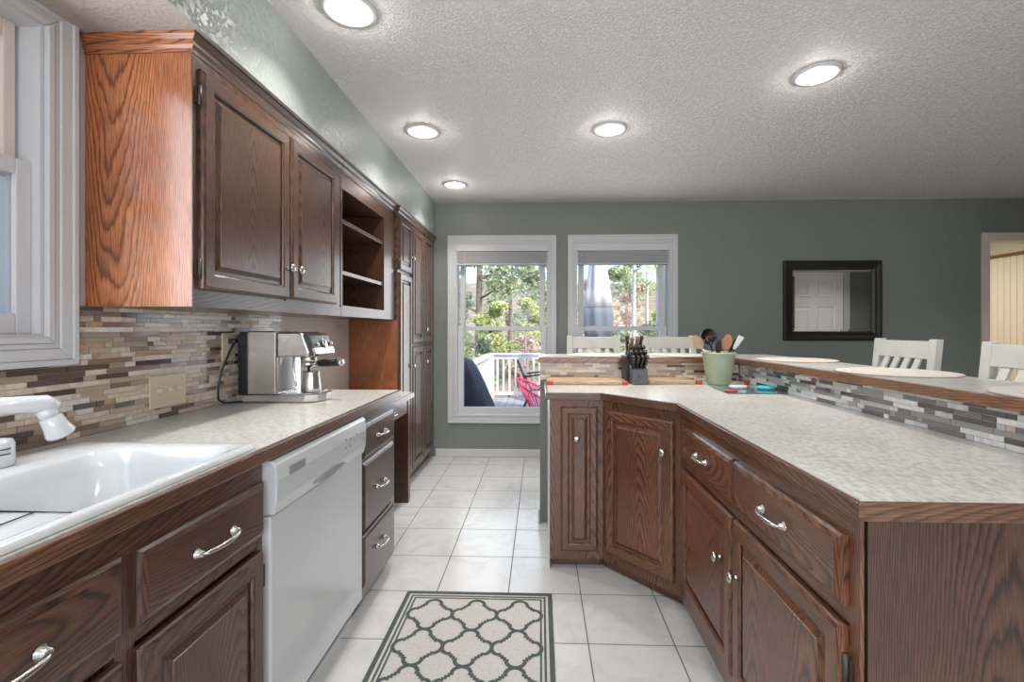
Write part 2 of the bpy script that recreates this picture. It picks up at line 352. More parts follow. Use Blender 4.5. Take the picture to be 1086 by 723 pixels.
mb = MB(); mb.box((3.2, 1.94, 0), (XR, 2.06, ZC)); struct('wall_partition', mb, M['wall'])

def dh_window(name, a0, a1, z0, z1, cw, T, blind=True, depth=.15, cas='white_paint', split=.505, sink=False):
    """double-hung window; T maps (along, up, out-of-wall-into-room). casing outer rect given"""
    root = bpy.data.objects.new(name, None); COL.objects.link(root); root['kind'] = 'structure'; OFF[root.name] = Vector((0,0,0))
    # casing: stepped profile mitred rings
    mb = MB()
    def ring(i0, i1, n0, n1, o=mb, mat=0, dz=0):
        A = [(a0+i0,z0+i0),(a1-i0,z0+i0),(a1-i0,z1-i0),(a0+i0,z1-i0)]; B = [(a0+i1,z0+i1),(a1-i1,z0+i1),(a1-i1,z1-i1),(a0+i1,z1-i1)]
        for k in range(4):
            j = (k+1) % 4
            P = [A[k],A[j],B[j],B[k]]
            vs = [(*p, n0) for p in P]+[(*p, n1) for p in P]
            o.add(vs, [(3,2,1,0),(4,5,6,7),(0,1,5,4),(1,2,6,5),(2,3,7,6),(3,0,4,7)], mat, T=T)
    ring(0, cw*.22, 0, .020); ring(cw*.22, cw*.62, 0, .015); ring(cw*.62, cw*.82, 0, .011); ring(cw*.82, cw+.004, 0, .016)
    mb.build('casing', M[cas], root, bevel=.003)
    mb = MB(); ring(cw, cw+.012, -depth+.01, .0, mb); mb.build('jamb', M[cas], root)
    i0, i1, j0, j1 = a0+cw+.012, a1-cw-.012, z0+cw+.012, z1-cw-.012
    def sash(nm, b0, b1, c0, c1, n, st, br, tr, mt='vinyl'):
        mb = MB(); mb.box((b0,c0,n-.03),(b0+st,c1,n), T=T); mb.box((b1-st,c0,n-.03),(b1,c1,n), T=T)
        mb.box((b0+st,c0,n-.03),(b1-st,c0+br,n), T=T); mb.box((b0+st,c1-tr,n-.03),(b1-st,c1,n), T=T)
        so = mb.build(nm, M[mt], root, bevel=.003)
        mb = MB(); mb.box((b0+st-.004,c0+br-.004,n-.018),(b1-st+.004,c1-tr+.004,n-.013), T=T); mb.build('pane', M['glass'], so)
        return so
    zm = j0+(j1-j0)*split
    if sink:
        sash('upper_sash', i0+.012, i1-.012, zm-.02, j1, -.055, .030, .032, .05, 'cream_trim')
        lo = sash('lower_sash', i0, i1, j0, zm+.022, -.024, .038, .055, .042)
    else:
        sash('upper_sash', i0+.018, i1-.018, zm-.02, j1, -.075, .052, .032, .05)
        lo = sash('lower_sash', i0, i1, j0, zm+.022, -.038, .056, .055, .042)
    mb = MB(); mb.box(((i0+i1)/2-.03, zm+.022, -.06), ((i0+i1)/2+.03, zm+.032, -.04), T=T); mb.build('sash_lock', M['nickel'], lo)
    if blind:
        mb = MB(); mb.box((i0-.012, z1-cw-.075, -.03), (i1+.012, z1-cw-.005, .022), T=T); hd = mb.build('blind_headrail', M['white_paint'], root, bevel=.004)
        mb = MB(); zt = z1-cw-.08
        for k in range(12):
            mb.box((i0+.004, zt-.0085*k-.006, -.032+.003*(k%2)), (i1-.004, zt-.0085*k, .012+.003*(k%2)), T=T)
        mb.box((i0+.004, zt-.125, -.03), (i1-.004, zt-.104, .014), T=T)
        mb.build('blind_slats', M['blind'], hd)
        mb = MB(); mb.tube([(i0+.075, zt, .02), (i0+.078, zt-.35, .016), (i0+.076, zt-.78, .014)], .0028, T=T); mb.build('blind_wand', M['white_paint'], hd)
    return root
TB = Matrix(((1,0,0,0),(0,0,-1,YB),(0,1,0,0),(0,0,0,1)))       # (along=x, up=z, out=-y)
dh_window('window_1', *W1, CW, TB)
dh_window('window_2', *W2, CW, TB)
TL = Matrix(((0,0,1,XL),(1,0,0,0),(0,1,0,0),(0,0,0,1)))
# sink window: casing, deep jamb, casement-like double unit
dh_window('window_3', WK[0], WK[1], WK[2], WK[3], .078, TL, blind=False, split=.53, sink=True)
TRr = Matrix(((1,0,0,0),(0,0,1,YR),(0,1,0,0),(0,0,0,1)))
for k, (p0, p1) in enumerate(((WP[0],.9),(.9,WP[1]))):  # unseen rear windows, added to let in light from behind
    dh_window('window_%d' % (4+k), p0, p1, WP[2], WP[3], .09, TRr, blind=False)
# baseboards
def base(name, a, b, mat='white_paint'):
    mb = MB(); mb.box((a[0],a[1],0),(b[0],b[1],.075)); x0,y0,x1,y1 = a[0],a[1],b[0],b[1]
    struct(name, mb, M[mat], .004)
base('baseboard_back', (-1.0, YB-.013), (4.06, YB))
base('baseboard_partition', (4.36, 2.06), (XR, 2.073))

# doorway on the back wall with the room behind it
mb = MB()
for (x0,x1,z0,z1) in ((WD[0],WD[0]+.07,0,WD[3]),(WD[1]-.07,WD[1],0,WD[3]),(WD[0]+.07,WD[1]-.07,WD[3]-.07,WD[3])):
    mb.box((x0,YB-.018,z0),(x1,YB,z1)); 
mb.box((WD[0]+.06,YB,0),(WD[0]+.075,YB+.15,WD[3]-.06)); mb.box((WD[1]-.075,YB,0),(WD[1]-.06,YB+.15,WD[3]-.06)); mb.box((WD[0]+.06,YB,WD[3]-.075),(WD[1]-.06,YB+.15,WD[3]-.06))
struct('trim_doorway', mb, M['cream_trim'], .003)
mb = MB(); mb.box((3.6,YB+.15,-.12),(7.0,10,0)); struct('floor_hall', mb, M['beige'])
mb = MB(); mb.box((3.6,YB+.15,2.6),(7.0,10,2.7)); struct('ceiling_hall', mb, M['white_paint'])
mb = MB()
y = YB+.16
while y < 9.9:
    mb.box((6.62, y, 0), (6.65, y+.087, 2.25)); y += .09
mb.box((6.65, YB+.15, 0), (6.75, 10, 2.6))
struct('wall_beadboard', mb, [M['beadboard']], .004)
mb = MB(); mb.box((6.59,YB+.15,2.25),(6.65,9.9,2.29)); struct('trim_hall', mb, M['oak_ledge'])
mb = MB(); mb.box((3.6,9.9,0),(6.65,10,2.6)); struct('wall_hall_end', mb, M['white_paint'])
mb = MB(); mb.box((3.5,YB+.15,0),(3.6,10,2.6)); struct('wall_hall_left', mb, M['white_paint'])
lamp('hall_fill_light', 'AREA', (5.1, 6.9, 2.55), 48, (1,.93,.82), (0,0,0), shape='DISK', size=.5)  # unseen lamp added to brighten the hall

# six-panel door in the partition, seen in the mirror
def panel_door():
    root = bpy.data.objects.new('door_1', None); COL.objects.link(root); root['kind'] = 'structure'; OFF[root.name] = Vector((0,0,0))
    T = Matrix(((-1,0,0,4.30),(0,0,1,2.06),(0,1,0,0),(0,0,0,1)))   # u to -x, up z, out +y
    mb = MB(); mb.box((0,0.01,0),(.81,2.03,.012), T=T)
    so = mb.build('door_slab', M['door_white'], root)
    mb = MB()
    for u in (.11, .445):
        for z0, z1 in ((.22,.80),(.93,1.55),(1.68,1.92)):
            w = .255
            loops = [[(u+i,z0+i,n),(u+w-i,z0+i,n),(u+w-i,z1-i,n),(u+i,z1-i,n)] for i,n in ((0,.012),(.004,.022),(.018,.014),(.03,.012),(.06,.021))]
            mb.loft(loops, 0, False, False, True, T=T)
    mb.build('door_panels', M['door_white'], so)
    mb = MB()
    mb.box((-.09,0,0),(-.01,2.12,.022),T=T); mb.box((.82,0,0),(.90,2.12,.022),T=T); mb.box((-.01,2.04,0),(.82,2.12,.022),T=T)
    mb.build('door_casing', M['white_paint'], root, .004)
    mb = MB(); mb.lathe([(.02,0),(.012,.03),(.028,.045),(.03,.06),(.015,.075)], T=T@Matrix.Translation((.75,.95,.012))); mb.build('door_knob', M['nickel'], so)
panel_door()

# knee wall carrying the raised bar
mb = MB(); mb.prism([(0,2.905),(1.245,2.905),(1.245,.88),(1.36,.88),(1.36,3.02),(0,3.02)], 0, 1.010); struct('wall_island', mb, M['wall'])
mb = MB(); mb.box((-.012,2.885,0),(0,3.03,.085)); mb.box((-.012,3.02,0),(1.37,3.034,.085)); struct('baseboard_island', mb, M['white_paint'], .004)

# ------------------------------------------------------------------ mosaic backsplashes
def mosaic(mb, T, w, h, seed, pitch=.0163, gr=.0016, holes=()):
    """T maps (u along, v up, n out)"""
    rnd = random.Random(seed); v = 0; mb.box((0,0,0),(w,h,.004), 7, T=T)
    while v < h-.003:
        v1 = min(v+pitch, h); u = -rnd.random()*.1
        while u < w:
            L = rnd.choice((.025,.04,.055,.07,.09,.11,.13,.15)); k = rnd.choices(range(7), (20,17,12,17,18,3,13))[0]
            a, b = max(u,0)+gr/2, min(u+L,w)-gr/2
            if b-a > .003: mb.box((a,v+gr/2,.003),(b,v1-gr/2,.0075 if k in (1,2,3,6) else .0068), k, T=T)
            u += L
        v = v1
o = MB()
TLm = Matrix(((0,0,1,XL+.0008),(1,0,0,-.35),(0,1,0,.9005),(0,0,0,1))); mosaic(o, TLm, 2.72, .0163*14, 3)
TLm2 = Matrix(((0,0,1,XL+.0008),(1,0,0,1.304),(0,1,0,.9005+.0163*14),(0,0,0,1))); mosaic(o, TLm2, 1.066, .388-.0163*14, 5)
b = o.build('tile_backsplash', M['mos'])
tag(b, 'brown and beige linear mosaic backsplash behind the sink and under the wall cabinets', 'backsplash')
o = MB(); mosaic(o, frame((.002, 2.905, .9005), (1,0,0)), 1.233, .109, 8)
b = o.build('tile_backsplash', M['mos']); tag(b, 'short brownish mosaic strip behind the knife block and cutting boards', 'backsplash')
o = MB(); mosaic(o, Matrix(((0,0,-1,1.245),(1,0,0,.885),(0,1,0,.9005),(0,0,0,1))), 2.01, .109, 11)
b = o.build('tile_backsplash', M['mos_sky_tint']); tag(b, 'long mosaic strip with grey sky reflection in its colours below the bar ledge along the peninsula', 'backsplash')

# ------------------------------------------------------------------ cabinet kit
def raised_door(parent, O, U, w, h, mat, knob=None, hinge=None, arch=False, th=.02):
    T = frame(O, U); Ud = (1,0,0)
    def ring_loops(seq): return [[(i,i,n),(w-i,i,n),(w-i,h-i,n),(i,h-i,n)] for i, n in seq]
    fr = .052 if w > .2 else .042
    mb = MB(); L = ring_loops(((0,0),(0,th*.55),(.004,th*.8),(.010,th),(fr-.008,th),(fr-.003,th-.003),(fr,th-.008)))
    n = 4; vs = [p for l in L for p in l]
    for j in range(len(L)-1):
        for i in range(4):
            q = [L[j][i], L[j][(i+1)%4], L[j+1][(i+1)%4], L[j+1][i]]
            mb.add(q, [(0,1,2,3)], 0, False, (1,0,0) if i in (0,2) else (0,1,0), T)
    # keep texture offset common per side
    for i in range(len(mb.o)): mb.o[i] = (mb.o[i % 4][0], mb.o[i % 4][1])
    mb.add([(0,0,0),(w,0,0),(w,h,0),(0,h,0)], [(3,2,1,0)], 0, T=T)
    d = mb.build('door', M[mat], parent)
    mb = MB(); L = ring_loops(((fr-.001,th-.011),(fr+.010,th-.011),(fr+.013,th-.010),(fr+.024,th-.003),(fr+.026,th-.0005)))
    q0 = (random.random()*40, random.random()*40)
    for j in range(len(L)-1):
        for i in range(4): mb.add([L[j][i], L[j][(i+1)%4], L[j+1][(i+1)%4], L[j+1][i]], [(0,1,2,3)], 0, False, (0,1,0), T)
    mb.add(L[-1], [(0,1,2,3)], 0, False, (0,1,0), T)
    mb.o = [q0]*len(mb.o)
    mb.build('raised_panel', M[mat], d)
    if knob:
        mb = MB(); mb.lathe([(.010,0),(.006,.005),(.0055,.013),(.013,.017),(.0175,.022),(.0165,.027),(.009,.031),(.001,.0315)], seg=16, T=T@Matrix.Translation((knob[0],knob[1],th)))
        mb.build('knob', M['nickel'], d)
    for hz in (hinge or ()):
        mb = MB(); x = -.004 if hz[0] == 0 else w+.004
        mb.tube([(x,hz[1]-.03,.010),(x,hz[1]+.03,.010)], .0055, T=T); mb.box((x-.008,hz[1]-.024,.001),(x+.008,hz[1]+.024,.006),T=T)
        mb.build('hinge', M['bronze'], d)
    return d
def pull(parent, T, c, L=.096):
    mb = MB(); n0 = .02
    for s in (-1,1):
        mb.lathe([(.012,0),(.012,.003),(.008,.006),(.006,.016)], seg=14, T=T@Matrix.Translation((c[0]+s*L/2,c[1],n0)))
    pts = []; 
    for k in range(13):
        t = k/12*2-1; pts.append((c[0]+t*L/2, c[1], n0+.014+.016*(1-t*t)**.6))
    mb.tube(pts, [.0048+.0014*math.sin(k/12*PI) for k in range(13)], T=T)
    return mb.build('pull', M['nickel'], parent)
def drawer(parent, O, U, w, h, mat, handle=True, hL=.096, th=.02):
    T = frame(O, U); mb = MB(); L = [[(i,i,n),(w-i,i,n),(w-i,h-i,n),(i,h-i,n)] for i, n in ((0,0),(0,th*.5),(.006,th*.78),(.016,th))]
    for j in range(3):
        for i in range(4): mb.add([L[j][i], L[j][(i+1)%4], L[j+1][(i+1)%4], L[j+1][i]], [(0,1,2,3)], 0, False, (1,0,0) if i in (0,2) else (0,1,0), T)
    mb.add(L[-1], [(0,1,2,3)], 0, False, (1,0,0), T); mb.o = [mb.o[0]]*len(mb.o)
    mb.add([(0,0,0),(w,0,0),(w,h,0),(0,h,0)], [(3,2,1,0)], 0, T=T)
    d = mb.build('drawer', M[mat], parent)
    if handle: pull(d, T, (w/2, h/2), hL)
    return d

# --- left run, base. faces look +x: u runs along +y?  U x V = N : (0,1,0)x(0,0,1) = (1,0,0)
UL = (0,1,0)
def at_left(x, y0, z0): return (x, y0, z0)
BF = -.765
t = thing('base_cabinet', 'dark oak sink base cabinet with two drawer fronts, left of the white dishwasher', 'cabinet', (-1.05,.7,0))
mb = MB(); mb.box((XL+.003,.25,.055),(BF-.023,1.238,.719)); mb.box((XL+.05,1.222,.719),(BF-.023,1.238,.862)); mb.box((XL+.003,.25,.719),(XL+.05,1.238,.862)); mb.build('carcass', M['oak'], t)
mb = MB(); mb.box((BF-.022,.25,.80),(BF,1.238,.862), grain=(0,1,0)); mb.box((BF-.022,.25,.63),(BF,1.238,.665), grain=(0,1,0)); mb.box((BF-.022,.25,.055),(BF,1.238,.10), grain=(0,1,0))
mb.box((BF-.022,.80,.1),(BF+.0006,.838,.80)); mb.box((BF-.022,1.215,.1),(BF+.0006,1.238,.80)); mb.build('face_frame', M['oak'], t)
mb = MB(); mb.box((XL+.02,.25,0),(-.80,1.238,.055)); mb.build('toe_kick', M['oak'], t)
drawer(t, (BF,.405,.667), UL, .398, .143, 'oak', hL=.11); drawer(t, (BF,.834,.660), UL, .393, .145, 'oak', hL=.118)
raised_door(t, (BF,.405,.10), UL, .398, .52, 'oak'); raised_door(t, (BF,.834,.10), UL, .388, .52, 'oak', hinge=[(1,.45),(1,.08)])

t = thing('base_cabinet', 'dark oak base cabinet with three stacked drawers between dishwasher and desk', 'cabinet', (-1.05,2.15,0))
mb = MB(); mb.box((XL+.003,1.908,.055),(BF,2.385,.862)); mb.build('carcass', M['oak'], t)
mb = MB(); mb.box((XL+.02,1.908,0),(-.80,2.385,.055)); mb.build('toe_kick', M['oak'], t)
for z0, z1 in ((.664,.812),(.352,.649),(.118,.338)): drawer(t, (BF,1.922,z0), UL, .405, z1-z0, 'oak')

# dishwasher
t = thing('dishwasher', 'white built-in dishwasher under the left worktop', 'dishwasher', (-1.05,1.57,0))
mb = MB(); mb.box((XL+.1,1.25,.02),(-.79,1.9,.855)); mb.build('body', M['appliance'], t)
mb = MB(); mb.box((-.79,1.246,.09),(-.745,1.902,.70)); mb.build('door', M['appliance'], t, .006, seg=3)
mb = MB(); prof = [(-.79,.855),(-.742,.855),(-.731,.842),(-.727,.80),(-.729,.74),(-.738,.703),(-.79,.703)]
def pr(y): return [(x,y,z) for x,z in prof]
mb.loft([pr(1.246), pr(1.902)], 0, False)
cp = mb.build('control_panel', M['appliance'], t, .004, seg=2)
mb = MB(); mb.box((-.7275,1.31,.797),(-.7262,1.40,.822)); 
for k in range(9): mb.box((-.7262,1.315+k*.0095,.799),(-.7250,1.319+k*.0095,.820), 0)
mb.build('vent', [M['grey_plastic']], cp)
mb = MB()   # curved pocket handle
N = 16
for k in range(N):
    a0, a1 = k/N, (k+1)/N; ya, yb = 1.46+.24*a0, 1.46+.24*a1
    za = lambda s: .722-.012*math.sin(PI*s)**.8; zb = lambda s: .722+.014*math.sin(PI*s)**.8
    mb.add([(-.7272,ya,za(a0)),(-.7272,yb,za(a1)),(-.7262,yb,zb(a1)),(-.7262,ya,zb(a0)),(-.732,ya,za(a0)),(-.732,yb,za(a1)),(-.732,yb,zb(a1)),(-.732,ya,zb(a0))], [(0,1,2,3),(4,7,6,5),(0,4,5,1),(3,2,6,7)], 0)
mb.build('handle', M['grey_plastic'], cp)
for (y,z) in ((1.70,.775),(1.74,.775),(1.78,.785),(1.74,.800),(1.80,.805),(1.70,.805)):
    mb = MB(); mb.lathe([(.006,0),(.006,.0015),(.003,.002)], seg=12, T=Matrix(((0,0,1,-.7275),(1,0,0,y),(0,1,0,z),(0,0,0,1)))); mb.build('button', M['grey_plastic'], cp)
mb = MB(); mb.lathe([(.008,0),(.008,.001),(.006,.0012)], seg=16, T=Matrix(((0,0,1,-.733),(1,0,0,1.855),(0,1,0,.828),(0,0,0,1)))); mb.build('emblem', M['steel'], cp)
mb = MB(); mb.box((-.80,1.25,0),(-.79,1.9,.088)); mb.build('kick_plate', M['appliance'], t)

# left worktop with sink cut-out
SX0,SX1,SY0,SY1 = -1.245,-.775,.32,1.195
t = thing('worktop', 'beige mottled laminate worktop with wood edge on the left run', 'worktop', (-1.05,1.2,.862))
def slab(mb, z0, z1, x1=-.737):
    for a, b in (((XL+.009,.25),(SX0,2.40)),((SX0,.25),(SX1,SY0)),((SX0,SY1),(SX1,2.40)),((SX1,.25),(x1,2.40))): mb.box((*a,z0),(*b,z1), grain=(0,1,0))
mb = MB(); slab(mb, .863, .9, -.75); mb.build('laminate_top', M['laminate'], t)
mb = MB(); mb.box((-.7495,.25,.863),(-.735,2.414,.8985), grain=(0,1,0)); mb.box((XL+.009,2.4005,.863),(-.7495,2.414,.8985), grain=(1,0,0)); mb.build('wood_edge', M['oak_edge'], t, .003)

# sink
def rrect(x0,x1,y0,y1,r,z,seg=6):
    P = []
    for cx, cy, a in ((x1-r,y1-r,0),(x0+r,y1-r,90),(x0+r,y0+r,180),(x1-r,y0+r,270)):
        for k in range(seg+1):
            q = R(a+90*k/seg); P.append((cx+r*math.cos(q), cy+r*math.sin(q), z))
    return P
t = thing('kitchen_sink', 'white enamelled drop-in sink below the left window', 'sink', (-1.01,.76,.9))
mb = MB()
X0,X1,Y0,Y1 = -1.262,-.757,.30,1.212
mb.loft([rrect(X0,X1,Y0,Y1,.025,.9015), rrect(X0,X1,Y0,Y1,.025,.909), rrect(X0+.006,X1-.006,Y0+.006,Y1-.006,.022,.9145),
  rrect(X0+.016,X1-.012,Y0+.014,Y1-.014,.02,.916), rrect(-1.135,X1-.024,Y0+.03,Y1-.045,.06,.914), rrect(-1.128,X1-.032,Y0+.038,Y1-.054,.07,.905), rrect(-1.12,X1-.040,Y0+.046,Y1-.066,.08,.87),
  rrect(-1.105,X1-.052,Y0+.06,Y1-.09,.09,.76), rrect(-1.06,X1-.08,Y0+.10,Y1-.14,.09,.731), rrect(-1.0,X1-.14,Y0+.2,Y1-.3,.05,.727)], 0, True, False, True)
mb.build('basin', M['enamel'], t)
mb = MB(); mb.lathe([(.045,.7275),(.045,.730),(.03,.7285),(.005,.7285)], T=Matrix.Translation((-.96,.72,0))); mb.build('drain', M['steel'], t)
t = thing('sink_tray', 'white wire and plastic tray with dark rim lying in the sink basin', 'tray', (-.96,.66,.79))
mb = MB(); mb.box((-1.095,.45,.846),(-.815,.885,.852)); mb.box((-1.095,.45,.80),(-1.089,.885,.846)); mb.box((-.821,.45,.80),(-.815,.885,.846)); mb.build('tray', M['enamel'], t, .002)
mb = MB(); mb.tube([(-1.095,.45,.854),(-1.095,.886,.854),(-.815,.886,.854),(-.815,.45,.854)], .0022, seg=6)
for x in (-1.01,-.925): mb.tube([(x,.886,.855),(x+.004,.80,.855)], .0015, seg=6)
mb.tube([(-1.04+.03*math.cos(a),.80+.03*math.sin(a),.855) for a in [R(20*k) for k in range(10)]], .0015, seg=6); mb.build('rim_wire', M['black'], t)
for px, py in ((-1.06,.5),(-.87,.5),(-1.06,.84),(-.87,.84)):
    mb = MB(); mb.tube([(px,py,.846),(px,py,.742)], .006); mb.build('foot', M['enamel'], t)
# faucet
t = thing('faucet', 'white pull-out kitchen faucet reaching over the sink', 'faucet', (-1.2,.72,.916))
mb = MB(); mb.lathe([(.032,0),(.032,.01),(.026,.02),(.024,.11),(.026,.13),(.02,.145)], T=Matrix.Translation((-1.2,.72,.916))); mb.build('faucet_body', M['enamel'], t)
mb = MB(); mb.tube([(-1.2,.72,1.035),(-1.18,.76,1.053),(-1.14,.83,1.063),(-1.095,.90,1.064),(-1.062,.952,1.060),(-1.052,.968,1.054)], [.019,.0165,.0155,.017,.019,.012], seg=14); mb.build('spout', M['enamel'], t)
mb = MB(); Th = Matrix.Translation((-1.062,.948,1.052)) @ Matrix.Rotation(R(26),4,'X') @ Matrix.Rotation(R(-4),4,'Y')
mb.lathe([(.012,.0),(.017,-.006),(.018,-.018),(.0155,-.02),(.0155,-.024),(.019,-.026),(.021,-.045),(.026,-.066),(.025,-.070),(.018,-.071)], T=Th, seg=18); sh = mb.build('spray_head', M['enamel'], t)
mb = MB(); mb.tube([(-1.2,.70,1.05),(-1.2,.65,1.09),(-1.19,.58,1.11)], [.012,.009,.011]); mb.build('lever', M['enamel'], t)
t = thing('air_gap', 'small white air gap cap with black slots on the back rim of the sink', 'sink fitting', (-1.205,.975,.916))
mb = MB(); mb.lathe([(.030,.916),(.0315,.919),(.031,.965),(.027,.974),(.015,.977)], T=Matrix.Translation((-1.205,.975,0)), seg=28); mb.build('cap', M['enamel'], t)
mb = MB()
for z in (.945,.956):
    q = [(-1.205+.0322*math.cos(a), .975+.0322*math.sin(a), z) for a in [R(-75+k*9) for k in range(10)]]; mb.tube(q, .0014, seg=5)
mb.build('slot', M['black'], t)

# --- wall cabinets
UF = -1.04
t = thing('wall_cabinet', 'dark oak two-door wall cabinet with orange oak end panel beside the window', 'cabinet', (-1.2,1.84,1.288))
mb = MB(); mb.box((XL+.003,1.350,1.288),(UF-.001,2.358,2.055)); mb.build('carcass', M['oak'], t)
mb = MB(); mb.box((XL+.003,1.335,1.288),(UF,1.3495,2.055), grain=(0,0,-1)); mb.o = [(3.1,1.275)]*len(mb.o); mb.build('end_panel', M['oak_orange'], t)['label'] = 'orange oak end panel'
mb = MB(); mb.box((UF,1.335,1.288),(UF+.004,2.358,1.335), grain=(0,1,0)); mb.box((UF,1.335,2.012),(UF+.004,2.358,2.055), grain=(0,1,0)); mb.box((UF,1.335,1.335),(UF+.004,1.36,2.012)); mb.box((UF,1.84,1.335),(UF+.004,1.87,2.012)); mb.build('face_frame', M['oak'], t)
def crown(y0, y1, xf, parent, side=False):
    P = [(-.02,2.045),(.006,2.045),(.006,2.056),(.013,2.066),(.013,2.082),(.024,2.094),(.024,2.1025),(-.02,2.1025)]
    mb = MB(); mb.loft([[(xf+d,y0-(d*.7 if side else 0),z) for d,z in P],[(xf+d,y1,z) for d,z in P]], 0, False, grain=(0,1,0)); mb.build('crown_moulding', M['oak'], parent)
    if side:
        mb = MB(); mb.loft([[(XL+.003,y0-d*.7,z) for d,z in P],[(xf+d,y0-d*.7,z) for d,z in P]], 0, False, grain=(1,0,0)); mb.build('crown_moulding', M['oak_orange'], parent)
crown(1.335, 2.358, UF, t, True)
raised_door(t, (UF+.002,1.358,1.342), UL, .486, .668, 'oak', knob=(.462,.125), hinge=[(0,.06),(0,.585)])
raised_door(t, (UF+.002,1.858,1.345), UL, .425, .668, 'oak', knob=(.030,.122))
t = thing('open_shelf_cabinet', 'dark oak open shelf wall unit with two shelves next to the pantry', 'shelf unit', (-1.2,2.8,1.288))
y0, y1 = 2.362, 3.236
mb = MB(); mb.box((XL+.003,y0,1.288),(UF+.004,y1,1.345), grain=(0,1,0)); mb.box((XL+.003,y0,1.96),(UF,y1,2.055), grain=(0,1,0))
mb.box((XL+.003,y0,1.345),(UF+.002,y0+.018,1.96)); mb.box((XL+.003,3.02,1.345),(UF+.004,y1,1.96)); mb.box((XL+.003,y0+.018,1.345),(XL+.02,3.02,1.96))
mb.build('carcass', M['oak'], t)
for z in (1.522, 1.795):
    mb = MB(); mb.box((XL+.02,y0+.019,z-.012),(UF-.006,3.019,z+.010), grain=(0,1,0)); mb.build('shelf', M['oak_edge'] if z < 1.6 else M['oak'], t, .002)
crown(y0, y1, UF, t)

# --- pantry
PF = -1.02
t = thing('pantry_cabinet', 'tall dark oak pantry with five raised doors in the far left corner', 'cabinet', (-1.19,3.8,0))
mb = MB(); mb.box((XL+.003,3.256,.08),(PF,4.376,2.055)); mb.build('carcass', M['oak'], t)
mb = MB(); mb.box((XL+.003,3.240,.0),(PF,3.2555,1.285)); mb.build('end_panel', M['oak_orange'], t)['label'] = 'orange oak side panel above the desk'
mb = MB(); mb.box((XL+.02,3.256,0),(PF-.04,4.376,.08)); mb.build('toe_kick', M['oak'], t)
crown(3.240, 4.376, PF+.004, t)
raised_door(t, (PF,3.262,1.650), UL, .310, .385, 'oak', knob=(.285,.125), hinge=[(0,.05),(0,.33)])
raised_door(t, (PF,3.262,.115), UL, .310, 1.515, 'oak', knob=(.285,.82))
for a, w, kx in ((3.590,.330,.30),(3.930,.330,.03)):
    raised_door(t, (PF,a,1.105), UL, w, .93, 'oak', knob=(kx,.115) if a > 3.8 else None)
    raised_door(t, (PF,a,.115), UL, w, .965, 'oak', knob=(kx,.825) if a > 3.8 else None)

# --- desk between drawers and pantry
t = thing('built_in_desk', 'low built-in desk with beige laminate top between drawer cabinet and pantry', 'desk', (-1.13,2.82,0))
mb = MB(); mb.box((XL+.003,2.42,.737),(-.905,3.236,.774)); mb.build('desk_top', M['laminate'], t, .003)
mb = MB(); mb.box((-.9045,2.42,.737),(-.893,3.236,.7735), grain=(0,1,0)); mb.build('wood_edge', M['oak_edge'], t, .002)
mb = MB(); mb.box((-.95,2.42,.635),(-.93,3.19,.735), grain=(0,1,0)); ap = mb.build('pencil_drawer', M['oak'], t)
pull(ap, frame((-.945,2.5,.64),UL), (.33,.045))
mb = MB(); mb.box((-1.30,3.194,0),(-.925,3.236,.736)); mb.build('support_panel', M['oak'], t)

# --- island / peninsula cabinets
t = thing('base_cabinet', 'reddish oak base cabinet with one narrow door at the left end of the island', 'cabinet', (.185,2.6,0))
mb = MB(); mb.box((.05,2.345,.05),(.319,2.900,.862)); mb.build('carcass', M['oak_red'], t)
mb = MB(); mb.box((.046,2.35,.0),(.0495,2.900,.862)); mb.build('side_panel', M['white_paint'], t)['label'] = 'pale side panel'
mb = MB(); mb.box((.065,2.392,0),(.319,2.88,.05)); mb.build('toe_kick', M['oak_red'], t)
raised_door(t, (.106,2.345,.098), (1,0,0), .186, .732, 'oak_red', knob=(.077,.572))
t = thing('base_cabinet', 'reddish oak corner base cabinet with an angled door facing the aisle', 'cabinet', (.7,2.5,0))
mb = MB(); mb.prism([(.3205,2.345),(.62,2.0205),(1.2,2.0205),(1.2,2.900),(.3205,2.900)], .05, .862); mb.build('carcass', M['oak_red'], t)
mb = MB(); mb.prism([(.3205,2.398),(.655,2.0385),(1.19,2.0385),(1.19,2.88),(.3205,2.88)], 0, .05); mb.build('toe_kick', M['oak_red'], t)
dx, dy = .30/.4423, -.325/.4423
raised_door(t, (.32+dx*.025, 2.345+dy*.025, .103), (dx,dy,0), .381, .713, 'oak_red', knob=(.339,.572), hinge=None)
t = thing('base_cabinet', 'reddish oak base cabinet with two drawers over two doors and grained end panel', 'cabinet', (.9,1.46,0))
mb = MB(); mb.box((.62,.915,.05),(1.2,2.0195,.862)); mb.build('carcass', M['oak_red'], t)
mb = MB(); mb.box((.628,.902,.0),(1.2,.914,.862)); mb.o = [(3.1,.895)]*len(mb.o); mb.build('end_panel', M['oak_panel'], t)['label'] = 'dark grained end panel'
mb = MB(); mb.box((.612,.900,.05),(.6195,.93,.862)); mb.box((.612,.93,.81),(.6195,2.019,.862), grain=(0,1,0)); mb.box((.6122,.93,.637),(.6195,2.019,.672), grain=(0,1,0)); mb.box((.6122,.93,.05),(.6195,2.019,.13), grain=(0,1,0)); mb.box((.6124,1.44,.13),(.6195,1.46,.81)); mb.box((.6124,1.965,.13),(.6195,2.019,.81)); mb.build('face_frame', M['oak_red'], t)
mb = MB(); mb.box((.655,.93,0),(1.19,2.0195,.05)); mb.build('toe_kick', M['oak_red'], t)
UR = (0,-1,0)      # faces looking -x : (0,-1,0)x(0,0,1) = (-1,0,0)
drawer(t, (.612,1.962,.671), UR, .508, .144, 'oak_red', hL=.098); drawer(t, (.612,1.443,.671), UR, .512, .142, 'oak_red', hL=.108)
